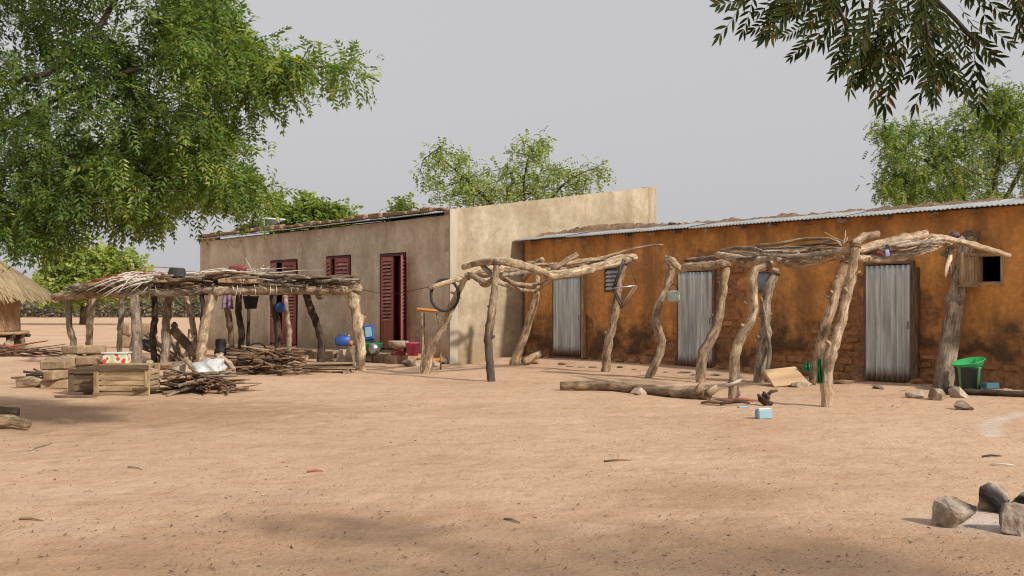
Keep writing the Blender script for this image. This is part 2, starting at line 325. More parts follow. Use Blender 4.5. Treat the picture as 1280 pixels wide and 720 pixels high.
def mat_ground():
    m, nt, n, l, bs = newmat('sandy_earth'); tc = attr(nt, 'tc').outputs['Vector']; ash = attr(nt, 'ash').outputs['Fac']; dk = attr(nt, 'soil_shade').outputs['Fac']
    col = ramp(nt, noise_node(nt, tc, 0.35, 7, 0.6), [(0.3, (0.475, 0.298, 0.188)), (0.7, (0.630, 0.428, 0.290))])
    st = ramp(nt, noise_node(nt, tc, 1.1, 8, 0.66, mul=(0.55, 1.3, 1)), [(0.40, (0, 0, 0)), (0.72, (1, 1, 1))])
    col = mixc(nt, mathn(nt, 'MULTIPLY', st, 0.5), col, (0.68, 0.50, 0.345))
    pt = ramp(nt, noise_node(nt, tc, 3.6, 8, 0.72), [(0.50, (0, 0, 0)), (0.75, (1, 1, 1))])
    col = mixc(nt, mathn(nt, 'MULTIPLY', pt, 0.62), col, (0.36, 0.20, 0.11))
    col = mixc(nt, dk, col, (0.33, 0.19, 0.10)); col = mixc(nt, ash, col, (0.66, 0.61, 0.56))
    fine = ramp(nt, noise_node(nt, tc, 46, 5, 0.75), [(0.28, (0.66, 0.66, 0.66)), (0.7, (1.2, 1.2, 1.2))])
    col = mixc(nt, 0.6, col, fine, 'MULTIPLY')
    l.new(col, bs.inputs['Base Color']); bs.inputs['Roughness'].default_value = 0.97; bs.inputs['Specular IOR Level'].default_value = 0.15
    fv = n.new('ShaderNodeTexVoronoi'); fv.feature = 'SMOOTH_F1'; fv.inputs['Scale'].default_value = 3.1; fv.inputs['Smoothness'].default_value = .4; l.new(tc, fv.inputs['Vector'])
    fd = mathn(nt, 'MULTIPLY', mathn(nt, 'MINIMUM', fv.outputs['Distance'], .34), 1.5)          # old footprints
    h = mathn(nt, 'ADD', mathn(nt, 'ADD', fd, noise_node(nt, tc, 5.5, 8, 0.7)), mathn(nt, 'MULTIPLY', noise_node(nt, tc, 30, 5, 0.75), 0.35))
    bump(nt, bs, h, 0.8, 0.05); return m
MGND = mat_ground()
def mat_leaf(name, dark, light, yellow, trans=0.35, spec=0.35):
    m, nt, n, l, bs = newmat(name); v = attr(nt, 'hue').outputs['Fac']
    col = ramp(nt, v, [(0.0, dark), (0.62, light), (0.96, yellow)])
    l.new(col, bs.inputs['Base Color']); bs.inputs['Roughness'].default_value = 0.6; bs.inputs['Specular IOR Level'].default_value = spec
    t = n.new('ShaderNodeBsdfTranslucent'); l.new(mixc(nt, 1.0, col, (1.25, 1.35, 0.6), 'MULTIPLY'), t.inputs[0])
    ms = n.new('ShaderNodeMixShader'); ms.inputs[0].default_value = trans
    l.new(bs.outputs[0], ms.inputs[1]); l.new(t.outputs[0], ms.inputs[2]); l.new(ms.outputs[0], n['Material Output'].inputs[0]); return m
MLF = mat_leaf('neem_leaf', (0.046, 0.090, 0.022), (0.185, 0.275, 0.060), (0.44, 0.44, 0.10), .42)
MLFN = mat_leaf('painted_shade_neem_leaf', (0.014, 0.025, 0.008), (0.036, 0.048, 0.012), (0.10, 0.065, 0.016), 0.12, 0.05)  # the spray's backlit darkness is put into this darker copy of the leaf
MLFB = mat_leaf('yellow_green_leaf', (0.10, 0.145, 0.035), (0.28, 0.36, 0.085), (0.50, 0.50, 0.14), .45)
MLFD = mat_leaf('dry_bush_leaf', (0.13, 0.11, 0.08), (0.24, 0.21, 0.15), (0.30, 0.28, 0.17), 0.2)

# ---------------------------------------------------------------- site: directions of the two buildings
E2 = V3(0.678, -0.735, 0); N2 = V3(-0.735, -0.678, 0)      # along the facades (towards the camera's right), and out of them
R0 = V3(0.318, 23.25, 0); L0 = V3(-1.36, 21.9, 0)
Z3 = V3(0, 0, 1)
def RW(u, z, off=0.0): return R0 + E2 * u + N2 * off + Z3 * z      # mud house front
def LW(u, z, off=0.0): return L0 - E2 * u + N2 * off + Z3 * z      # cement house front, u grows away to the left
def SW(t, z, off=0.0): return L0 - N2 * t + E2 * off + Z3 * z      # cement house gable wall
def uR(px): k = (px - 640) / F; return (23.25 * k - 0.318) / (0.678 + 0.735 * k)
def zR(px, py): return H + (HY - py) / F * (23.25 - 0.735 * uR(px))
def terrace(x, y):
    p = np.array([x, y, 0]) - R0; u = p.dot(E2); o = p.dot(N2)
    h = np.interp(u, [-1.5, 0, 3, 5.5, 8], [0.0, 0.10, 0.11, 0.06, 0.0])
    return h * (1 - sstep(0.75, 1.15, o)) if o > -1 else h
def gz(x, y):
    if y > 60: return 0.0
    return 0.02 * nz(x * 0.55, y * 0.55) + 0.012 * nz(x * 1.7, y * 1.7, 5) + 0.006 * nz(x * 4.5, y * 4.5, 9) + terrace(x, y)
def on(px, py):
    p = Gp(px, py); p[2] = gz(p[0], p[1]); p = Gp(px, py, p[2]); p[2] = gz(p[0], p[1]); return p

# ---------------------------------------------------------------- ground
def axis(lo, hi, step, far, k=1.22):
    a = list(np.arange(lo, hi + 1e-6, step)); s = step; x = hi
    while x < far: s *= k; x += s; a.append(x)
    s = step; x = lo; b = []
    while x > -far: s *= k; x -= s; b.append(x)
    return b[::-1] + a
xs = axis(-13, 12, 0.105, 900); ys = axis(2.5, 27, 0.105, 1300)
ys = [y for y in ys if y > -160]
GX, GY = np.meshgrid(xs, ys); nx, ny = len(xs), len(ys)
hearth = Gp(1238, 655)
GV = np.zeros((ny * nx, 3)); GV[:, 0] = GX.ravel(); GV[:, 1] = GY.ravel()
ash = np.zeros(len(GV)); soil_shade = np.zeros(len(GV))
line = [Gp(1285, 515), Gp(1255, 522), Gp(1238, 530), Gp(1240, 545)]
for i, (x, y, _) in enumerate(GV):
    if -14 < x < 13 and 0 < y < 32:
        GV[i, 2] = gz(x, y); w = nz(x * 3, y * 3) * 0.5 + nz(x * 9, y * 9) * 0.35
        dd = math.hypot((x - hearth[0]) / 0.40, (y - hearth[1]) / 0.45)
        ash[i] = (1 - sstep(0.25, 1.1, dd + w)) * 0.6
        for a, b in zip(line, line[1:]):
            t = max(0, min(1, ((x - a[0]) * (b[0] - a[0]) + (y - a[1]) * (b[1] - a[1])) / ((b[0] - a[0]) ** 2 + (b[1] - a[1]) ** 2)))
            q = math.hypot(x - a[0] - t * (b[0] - a[0]), y - a[1] - t * (b[1] - a[1])) + w * 0.1
            ash[i] = max(ash[i], 0.45 * (1 - sstep(0.03, 0.16, q)))
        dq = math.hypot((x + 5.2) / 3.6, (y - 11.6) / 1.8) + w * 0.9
        soil_shade[i] = 0.55 * (1 - sstep(0.55, 1.15, dq))  # dark soil under the left tree, with its shade painted in
        ed = 5.75 + 0.35 * nz(x * 0.5, 2.2) - 0.9 * sstep(-1.6, -3.2, x) - 0.5 * sstep(1.2, 2.6, x)      # darker foreground soil, with part of the tree's shade painted in
        soil_shade[i] = max(soil_shade[i], 0.36 * (1 - sstep(-0.25, 0.35, y - ed + w * 1.2)))
        soil_shade[i] = max(soil_shade[i], 0.42 * (1 - sstep(0.4, 1.2, math.hypot((x - 1.3) / 0.9, (y - 6.6) / 0.55) + w * 0.9)))
idx = np.arange(ny * nx).reshape(ny, nx)
GF = np.stack([idx[:-1, :-1], idx[:-1, 1:], idx[1:, 1:], idx[1:, :-1]], -1).reshape(-1, 4)
g = mk('ground', GV, GF, MGND, origin=V3(0, 0, 0), attrs={'ash': ash, 'soil_shade': soil_shade}); g['kind'] = 'structure'

# ---------------------------------------------------------------- walls with openings
def wallgrid(us, zs, hole, off, thick, W, expo=None):
    V, T, Fc, X = [], [], [], []; nu, nzv = len(us), len(zs)
    for z in zs:
        for u in us:
            V.append(W(u, z, off(u, z))); T.append((u, 0.0, z)); X.append(expo(u, z) if expo else 0)
    nb = len(V)
    for z in zs:
        for u in us: V.append(W(u, z, -thick)); T.append((u, thick, z)); X.append(1)
    I = lambda i, j: j * nu + i
    solid = [[not hole((us[i] + us[i + 1]) / 2, (zs[j] + zs[j + 1]) / 2) for i in range(nu - 1)] for j in range(nzv - 1)]
    S = lambda i, j: 0 <= i < nu - 1 and 0 <= j < nzv - 1 and solid[j][i]
    for j in range(nzv - 1):
        for i in range(nu - 1):
            if not solid[j][i]: continue
            a, b, c, d = I(i, j), I(i + 1, j), I(i + 1, j + 1), I(i, j + 1)
            Fc.append((a, b, c, d)); Fc.append((d + nb, c + nb, b + nb, a + nb))
            for (p, q, ii, jj) in ((a, b, i, j - 1), (b, c, i + 1, j), (c, d, i, j + 1), (d, a, i - 1, j)):
                if not S(ii, jj): Fc.append((q, p, p + nb, q + nb))
    return V, Fc, T, X
def corr(w, h, pitch=0.076, amp=0.009, th=0.0025, rows=2, wob=0.0, seed=0):
    """corrugated sheet in local x (width), z (length), y profile"""
    n = int(w / pitch * 6); V, T, Fc = [], [], []
    for s in (0, 1):
        for k in range(rows):
            for i in range(n + 1):
                x = w * i / n; z = h * k / (rows - 1)
                y = amp * math.cos(2 * math.pi * x / pitch) + s * th + wob * nz(x * 2 + seed, z * 2)
                V.append((x, y, z)); T.append((x + seed, y, z))
    nr = (n + 1); nb = nr * rows
    for k in range(rows - 1):
        for i in range(n):
            a = k * nr + i; Fc.append((a, a + 1, a + nr + 1, a + nr)); Fc.append((a + nb, a + nr + nb, a + nr + 1 + nb, a + 1 + nb))
    for i in range(n):
        Fc.append((i, i + nb, i + 1 + nb, i + 1)); k = (rows - 1) * nr + i; Fc.append((k, k + 1, k + 1 + nb, k + nb))
    return V, Fc, T
def wbox(W, u0, u1, z0, z1, o0, o1, jit=0.0, seed=0):
    """box in wall coordinates"""
    rg = random.Random(seed); V, T = [], []
    for z in (z0, z1):
        for (u, o) in ((u0, o1), (u1, o1), (u1, o0), (u0, o0)):
            V.append(W(u + rg.uniform(-jit, jit), z + rg.uniform(-jit, jit), o)); T.append((u * (0.15 if u1 - u0 > z1 - z0 else 1), o, z * (0.15 if z1 - z0 >= u1 - u0 else 1)))
    return V, [(0, 1, 5, 4), (1, 2, 6, 5), (2, 3, 7, 6), (3, 0, 4, 7), (4, 5, 6, 7), (3, 2, 1, 0)], T

# ================================================================ cement house (left)
LH = thing('cement_house', 'long cement plastered house with maroon louvred doors, sloping zinc roof and high gable wall', 'house', L0)
DOORS_L = [(1.61, 2.66, 0.24, 2.53), (6.46, 7.92, 0.24, 2.55)]; WIN_L = (3.90, 5.04, 1.58, 2.56)
HOL = DOORS_L + [WIN_L]; TOPL = 3.28; LEN_L = 12.3
us = sorted(set([0.0, LEN_L] + [round(x * 0.30, 3) for x in range(1, 41)] + [h[i] for h in HOL for i in (0, 1)]))
zs = sorted(set([-0.1] + [round(x * 0.26, 3) for x in range(1, 13)] + [TOPL] + [h[i] for h in HOL for i in (2, 3)]))
inh = lambda u, z: any(a < u < b and c < z < d for a, b, c, d in HOL)
V, Fc, T, X = wallgrid(us, zs, inh, lambda u, z: 0.012 * nz(u * 0.8, z * 0.8), 0.2, LW)
mk('wall', V, [f[::-1] for f in Fc], MPL, LH, tc=T, smooth=False)
DEP = 7.05
gt = lambda t: 3.40 + 1.08 * t / DEP
ts = np.linspace(0, DEP, 29); Vs, Ts, Fs = [], [], []
for s in (0.0, -0.2):
    for k in range(13):
        for t in ts:
            z = -0.1 + (gt(t) + 0.012 * nz(t * 3, 1) + 0.1) * k / 12
            Vs.append(SW(t, z, s + (0.012 * nz(t * 0.8, z * 0.8, 4) if s == 0 else 0))); Ts.append((t, s, z))
nt_ = len(ts); nb = nt_ * 13
for k in range(12):
    for i in range(nt_ - 1):
        a = k * nt_ + i; Fs.append((a, a + 1, a + nt_ + 1, a + nt_)); Fs.append((a + nb, a + nt_ + nb, a + nt_ + 1 + nb, a + 1 + nb))
for i in range(nt_ - 1):
    a = 12 * nt_ + i; Fs.append((a, a + 1, a + 1 + nb, a + nb))
for k in range(12):
    a = k * nt_; Fs.append((a, a + nt_, a + nt_ + nb, a + nb)); a += nt_ - 1; Fs.append((a, a + nb, a + nt_ + nb, a + nt_))
mk('wall', Vs, Fs, MPS, LH, tc=Ts, smooth=False)
a = Acc(); a.add(*wbox(lambda u, z, o: SW(u, z, o), -0.016, 0.20, 0.0, 3.41, -0.02, 0.022, 0.006, 3)); a.mk('corner_strip', MCEM, LH, smooth=False)
a = Acc(); a.add(*wbox(lambda u, z, o: SW(u, z, o), 6.80, 7.09, 0.0, 4.452, -0.22, 0.018, 0.006, 4)); a.mk('corner_strip', MPS, LH, smooth=False)
a = Acc(); a.add(*wbox(lambda u, z, o: SW(DEP - 0.002, z, o), 0, 1, -0.1, 4.2, -LEN_L, -0.2))
mk('wall', [SW(DEP, z, o) for z in (-0.1, 4.35) for o in (-0.2, -LEN_L)] + [SW(DEP - 0.2, z, o) for z in (-0.1, 4.35) for o in (-0.2, -LEN_L)],
   [(0, 1, 3, 2), (4, 6, 7, 5), (2, 3, 7, 6)], MPL, LH, smooth=False)
mk('wall', [SW(t, z, -LEN_L - s) for s in (-0.2, 0.0) for (t, z) in ((0.2, -0.1), (DEP, -0.1), (DEP, 4.35), (0.2, 3.33))],
   [(0, 1, 2, 3), (7, 6, 5, 4), (2, 6, 7, 3), (0, 3, 7, 4)], MPL, LH, smooth=False)
# honeycomb end blocks at the far top of the facade
for k in range(3):
    a = Acc(); a.add(*wbox(LW, LEN_L - 0.05 - k * 0.38, LEN_L - 0.30 - k * 0.38, 3.285, 3.43, -0.15, 0.02, 0.01, k)); a.mk('block', MPL, LH, smooth=False)
# roof sheets
shw = 0.86; nsh = int((LEN_L - 0.1) / 0.80)
V, Fc, T = corr(shw, DEP + 0.05, 0.076, 0.011)
sl = math.atan2(1.0, DEP); proto = None
yaw = math.atan2(-E2[1], -E2[0])
for i in range(nsh + 1):
    # sheet local: x along the wall to the left, z up the slope
    M = Matrix(((-E2[0], 0, -N2[0]), (-E2[1], 0, -N2[1]), (0, 1, 0)))
    o_w = LW(0.02 + i * (LEN_L - shw - 0.02) / nsh, 3.335 + 0.004 * (i % 2) + rnd.uniform(-0.006, 0.006), 0.20)
    if proto is None:
        VV = [np.array(V3(0, 0, 0) - E2 * x - N2 * z * math.cos(sl) + Z3 * (y + z * math.sin(sl))) for x, y, z in V]
        proto = mk('roof_sheet', np.array(VV) + o_w, Fc, MROOF, LH, tc=[(t[0], t[1], t[2] + 1) for t in T], origin=o_w)
    else: inst(proto, 'roof_sheet', o_w, (0, 0, rnd.uniform(-0.006, 0.006)), parent=LH)
# mud and blocks weighing the roof edge down
bprot = [mk('roof_block', *boxg((0, 0, 0.05), (0.42, 0.2, 0.10), 0, 0.02, s, bev=0.02)[:2], MMUD, LH, origin=V3(0, 0, 0), smooth=False) for s in range(3)]
u = 0.1; k = 0
while u < LEN_L - 0.3:
    w = LW(u + 0.2, 3.395, rnd.uniform(-0.02, 0.06)); rot = (0, 0, yaw + rnd.uniform(-0.1, 0.1)); sc = (rnd.uniform(0.8, 1.2), 1, rnd.uniform(0.55, 1.25))
    if k < 3: bprot[k].rotation_euler = rot; bprot[k].scale = sc; place(bprot[k], w, LH)
    else: inst(rnd.choice(bprot), 'roof_block', w, rot, sc, LH)
    k += 1; u += rnd.uniform(0.40, 0.62)
def louvre_leaf(parent, origin, ax, w, h, nm='door_leaf', nsl=17, solid_low=0.30, mat=MMAR):
    """a louvred leaf: stiles, rails, separate slats; ax is the unit vector along its width"""
    nrm = np.cross(ax, Z3); W = lambda u, z, o: origin + ax * u + Z3 * z + nrm * o
    a = Acc(); sw = 0.07
    a.add(*wbox(W, 0, sw, 0, h, -0.02, 0.02)); a.add(*wbox(W, w - sw, w, 0, h, -0.02, 0.02))
    a.add(*wbox(W, sw, w - sw, h - 0.10, h, -0.018, 0.018)); z0 = solid_low * h
    a.add(*wbox(W, sw, w - sw, 0, z0, -0.012, 0.012)); leaf = a.mk(nm, mat, parent, smooth=False)
    step = (h - 0.10 - z0) / nsl; pr = None
    for k in range(nsl):
        z = z0 + step * (k + 0.5); S = []
        for (dz, o) in ((-step * 0.42, 0.028), (-step * 0.42 + 0.012, 0.034), (step * 0.42, -0.028), (step * 0.42 - 0.012, -0.034)):
            for u_ in (sw - 0.01, w - sw + 0.01): S.append(W(u_, z + dz, o))
        FF = [(0, 1, 3, 2), (2, 3, 5, 4), (4, 5, 7, 6), (6, 7, 1, 0), (0, 2, 4, 6), (1, 7, 5, 3)]
        c = W(w / 2, z, 0)
        if pr is None: pr = mk('slat', S, FF, MMARL, leaf, smooth=False, origin=c)
        else: inst(pr, 'slat', c, parent=leaf)
    return leaf
def frame(parent, Wf, u0, u1, z0, z1, mat, fw=0.06, o0=-0.1, o1=0.02, sill=False, nm='frame'):
    a = Acc(); a.add(*wbox(Wf, u0, u0 + fw, z0, z1, o0, o1)); a.add(*wbox(Wf, u1 - fw, u1, z0, z1, o0, o1))
    a.add(*wbox(Wf, u0 + fw, u1 - fw, z1 - fw, z1, o0, o1))
    if sill: a.add(*wbox(Wf, u0 + fw, u1 - fw, z0, z0 + fw, o0, o1))
    return a.mk(nm, mat, parent, smooth=False)
def mirrorLW(u, z, o=0.0): return LW(-u, z, o)
# door beside the gable: one leaf closed, the other swung outwards
d = frame(LH, LW, 1.63, 2.64, 0.2, 2.51, MMARD, nm='door')
louvre_leaf(d, LW(2.58, 0.27, 0.0), E2, 0.47, 2.17, 'leaf', 17)
louvre_leaf(d, LW(1.68, 0.27, 0.03), (N2 * 0.66 + E2 * 0.75) / np.linalg.norm(N2 * 0.66 + E2 * 0.75), 0.47, 2.17, 'leaf', 17)
a = Acc(); a.add(*wbox(LW, 1.69, 2.11, 0.26, 2.44, -0.16, -0.14)); a.mk('dark_backing', MMARD, d, smooth=False)  # dark sheet put in for the unlit room behind the open half
# double door behind the shelter
d = frame(LH, LW, 6.48, 7.90, 0.2, 2.53, MMARD, nm='door')
louvre_leaf(d, LW(7.84, 0.27, 0.02), (E2 * 0.96 + N2 * 0.28), 0.60, 2.19, 'leaf', 17)
louvre_leaf(d, LW(6.98, 0.27, 0.16), (E2 * 0.96 - N2 * 0.28), 0.50, 2.19, 'leaf', 17)
# shuttered window
w_ = frame(LH, LW, 3.92, 5.02, 1.60, 2.54, MMARD, sill=True, nm='window')
louvre_leaf(w_, LW(4.97, 1.66, 0.02), (E2 * 0.93 + N2 * 0.36), 0.46, 0.82, 'shutter', 7, 0.05)
louvre_leaf(w_, LW(4.38, 1.66, 0.16), (E2 * 0.93 - N2 * 0.36), 0.46, 0.82, 'shutter', 7, 0.05)
# plinth along the front
a = Acc(); a.add(*wbox(LW, 0.6, 9.5, -0.05, 0.20, 0.02, 0.85)); a.mk('plinth', MBRK, LH, smooth=False)
u = 0.62
while u < 4.6:
    L_ = rnd.uniform(0.28, 0.5); c = LW(u + L_ / 2, 0.09, 0.92)
    V, Fc, T = boxg(c, (L_ - 0.03, 0.16, 0.22 + rnd.uniform(-0.03, 0.04)), yaw + rnd.uniform(-0.05, 0.05), 0.02, int(u * 100), bev=0.025)
    mk('plinth_stone', V, Fc, MSTO if rnd.random() < 0.7 else MBRK, LH, tc=T, smooth=False); u += L_
# solar panel lying tilted on the roof and the loose wire under it
sp = thing('solar_panel', 'pale thin solar panel propped up on the edge of the cement house roof', 'panel', LW(9.3, 3.47, -0.2))
W2 = lambda u, z, o: LW(u, 3.62 + z + (9.3 - u) * 0.15, o)
a = Acc(); a.add(*wbox(W2, 8.4, 10.3, 0, 0.035, -0.75, 0.0)); a.mk('panel', MWHT, sp, smooth=False)
a = Acc(); a.add(*wbox(lambda u, z, o: LW(u, z, o), 8.45, 8.5, 3.42, 3.78, -0.12, -0.08)); a.mk('leg', MALU, sp, smooth=False)
a = Acc(); a.add(*wbox(lambda u, z, o: LW(u, z, o), 10.2, 10.25, 3.38, 3.51, -0.12, -0.08)); a.mk('leg', MALU, sp, smooth=False)
pts = [LW(10.0, 3.3, 0.22), LW(10.05, 3.05, 0.08), LW(9.8, 3.0, 0.05), LW(9.65, 3.2, 0.04), LW(9.45, 2.95, 0.04), LW(9.35, 2.55, 0.04), LW(9.5, 2.3, 0.04), LW(9.4, 1.6, 0.04)]
a = Acc(); a.add(*tube(pts, 0.012, 5, 0.08)); o = a.mk('loose_cable', MPAL)
tag(o, 'pale loose cable dangling down the facade from the roof edge by the solar panel', 'cable')

# ================================================================ mud house (right)
RH = thing('mud_house', 'long low ochre mud house with corrugated zinc doors and earth covered roof', 'house', R0)
DR = [(uR(695), uR(729), 0.16, 1.93), (uR(851), uR(893), 0.07, 1.96), (uR(1085), uR(1141), 0.0, 1.97)]
WR = [(uR(757), uR(775), zR(766, 365), zR(766, 334)), (uR(944), uR(966), zR(955, 366), zR(955, 338)), (uR(1222), uR(1252), zR(1237, 353), zR(1237, 320))]
LEN_R, TOP_R, THK = 13.2, 2.835, 0.3
def dist_rect(u, z, r): return max(r[0] - u, u - r[1], r[2] - z, z - r[3])
PATCH = [(5.12, 5.80, 0.6, 2.05), (7.15, 8.22, 0.0, 0.95), (7.55, 8.2, 0.9, 1.75), (4.75, 5.35, 1.95, 2.32), (9.05, 9.30, 0.0, 1.5), (9.9, 13, 0.0, 0.50), (3.75, 4.40, 0.0, 0.62), (6.2, 7.2, 0, 0.42), (2.2, 3.8, 0, 0.36), (0, 0.9, 0, 0.42), (1.85, 2.05, 0.0, 1.0)]
PATCH = [(a_ * 1.027, b_ * 1.027, c_, d_) for a_, b_, c_, d_ in PATCH]
def exposed(u, z):
    w = 0.30 * nz(u * 1.9, z * 1.9, 2) + 0.14 * nz(u * 5, z * 5, 3) + 0.05 * nz(u * 15, z * 15, 4)
    d_ = min(dist_rect(u, z, p) for p in PATCH); d_ = min(d_, z - 0.22)
    return 1 - sstep(-0.02, 0.045, d_ + w)
def offR(u, z):
    e = exposed(u, z)
    plaster = 0.035 + 0.02 * nz(u * 0.7, z * 0.7, 7) + 0.008 * nz(u * 3, z * 3)
    raw = 0.012 * nz(u * 8, z * 11, 5) + 0.014 * nz(u * 3, z * 4, 6)
    foot = 0.10 * (1 - sstep(0.0, 0.30, z)) * (0.6 + 0.6 * nz(u * 1.5, 0, 3))
    return plaster * (1 - e) + raw * e + max(0, foot)
HR = DR + WR
st = 0.033
snap = lambda lo, hi, hs: sorted(set([round(x, 4) for x in np.arange(lo, hi, st)] + hs))
us = snap(0.0, LEN_R, []); zs = snap(-0.1, TOP_R, [])
inh = lambda u, z: any(a < u < b and c < z < d for a, b, c, d in HR)
V, Fc, T, X = wallgrid(us, zs, inh, offR, THK, RW, exposed)
mw = mk('wall', V, Fc, MMW, RH, tc=T, attrs={'exposed': X}, smooth=True)
DEPR = 4.6
def slab(name, pts2, z0, z1):
    n = len(pts2); V = [np.array([p[0], p[1], z0]) for p in pts2] + [np.array([p[0], p[1], z1]) for p in pts2]
    Fc = [tuple(range(n - 1, -1, -1)), tuple(range(n, 2 * n))] + [(i, (i + 1) % n, (i + 1) % n + n, i + n) for i in range(n)]
    return mk(name, V, Fc, MMW, RH, tc=[(v[0] * 0.7 + v[1] * 0.7, 0, v[2]) for v in V], attrs={'exposed': [0] * len(V)}, smooth=False)
slab('wall', [RW(0.0, 0, -0.31), RW(0.3, 0, -0.31), RW(0.3, 0, -DEPR), RW(0.0, 0, -DEPR)], -0.1, 2.92)
slab('wall', [RW(12.9, 0, -0.31), RW(13.2, 0, -0.31), RW(13.2, 0, -DEPR), RW(12.9, 0, -DEPR)], -0.1, 2.8)
slab('wall', [RW(0.31, 0, -DEPR + 0.3), RW(12.89, 0, -DEPR + 0.3), RW(12.89, 0, -DEPR), RW(0.31, 0, -DEPR)], -0.1, 2.95)
# bricks showing where the plaster has gone
bv = [mk('brick', *boxg((0, 0, 0), (0.30, 0.10, 0.105), 0, 0.012, s, bev=0.014)[:2], MBRR, mw, origin=V3(0, 0, 0), smooth=False) for s in range(5)]
nbk = 0; row = 0; z = 0.06
while z < 2.4:
    u = 0.05 + (0.17 if row % 2 else 0.0) + rnd.uniform(-0.03, 0.03)
    while u < 12.6:
        e = min(exposed(u + x, z + y) for x in (-0.10, 0, 0.10) for y in (-0.03, 0.03))
        clear = all(dist_rect(u, z, h) > 0.19 or abs(z - (h[2] + h[3]) / 2) > (h[3] - h[2]) / 2 + 0.07 for h in HR)
        if e > 0.55 and clear and rnd.random() < 0.93 and nbk < 300:
            w = RW(u, z, -0.028 + rnd.uniform(-0.012, 0.022) + (0.10 * (1 - sstep(0, 0.3, z)) * 0.5)); rot = (rnd.uniform(-0.12, 0.12), rnd.uniform(-0.09, 0.09), math.atan2(E2[1], E2[0]) + rnd.uniform(-0.09, 0.09))
            sc = (rnd.uniform(0.6, 1.1), 1, rnd.uniform(0.62, 1.12))
            if nbk < 5: b = bv[nbk]; place(b, w, mw); b.rotation_euler = rot; b.scale = sc
            else: inst(rnd.choice(bv), 'brick', w, rot, sc, mw)
            nbk += 1
        u += rnd.uniform(0.31, 0.36)
    z += 0.125; row += 1
# corrugated front eave
shw = 0.84; nsh = 16; V, Fc, T = corr(shw, 1.25, 0.076, 0.012); proto = None; sl = 0.165
for i in range(nsh):
    o_w = RW(-0.10 + i * 0.835, 2.795 + 0.005 * (i % 2) + 0.005 * math.sin(i * 1.7), 0.30 + rnd.uniform(-0.02, 0.02))
    if proto is None:
        VV = [E2 * x - N2 * z * math.cos(sl) + Z3 * (y + z * math.sin(sl)) for x, y, z in V]
        proto = mk('roof_sheet', np.array(VV) + o_w, [f[::-1] for f in Fc], MROOF, RH, tc=[(t[0], t[1], t[2] + 1) for t in T], origin=o_w)
    else: inst(proto, 'roof_sheet', o_w, (0, 0, rnd.uniform(-0.008, 0.008)), parent=RH)
# earth laid on the roof behind the sheets
us = np.arange(-0.1, 13.3, 0.08); vsx = np.arange(0, 4.2, 0.1); V, Fc, T = [], [], []
for j, v in enumerate(vsx):
    for u in us:
        lump = 0.5 + 0.5 * nz(u * 0.9, v * 1.5, 3)
        hgt = 2.935 + 0.04 * v + sstep(0, 0.2, v) * (0.02 + 0.06 * lump + 0.05 * nz(u * 3, v * 3, 8) + 0.07 * nz(u * 9, v * 9, 2))
        hgt += 0.10 * math.exp(-((u - 1.7) / 1.3) ** 2) * sstep(0, 0.3, v)
        V.append(RW(u, hgt if j else 2.91, -0.50 - v + 0.18 * nz(u * 1.1, 0, 9) + 0.06 * nz(u * 5, 0, 9))); T.append((u, v, 0))
n_ = len(us)
for j in range(len(vsx) - 1):
    for i in range(n_ - 1): Fc.append((j * n_ + i, j * n_ + i + 1, (j + 1) * n_ + i + 1, (j + 1) * n_ + i))
mk('earth_roof', V, Fc, basic('roof_earth', (0.10, 0.058, 0.034), (0.34, 0.21, 0.125), 9, bmp=1.0, bscale=30, var=0, dist=.03), RH, tc=T)
# roof poles showing under the eave
u = 0.35; k = 0
while u < 13:
    a = Acc(); a.add(*tube([RW(u, 2.75, 0.16 + rnd.uniform(0, 0.06)), RW(u, 2.765, -0.6), RW(u, 2.775, -1.2)], 0.038 + rnd.uniform(-0.008, 0.01), 7, 0.5, 0.1, seed=k)); a.mk('rafter', MWP if k % 2 else MWG, RH)
    u += rnd.uniform(0.62, 0.86); k += 1
# dark ceiling under the earth
mk('ceiling', [RW(0, 2.81, -0.25), RW(13.2, 2.81, -0.25), RW(13.2, 2.83, -4.6), RW(0, 2.83, -4.6)], [(0, 1, 2, 3)], MWD, RH, smooth=False)
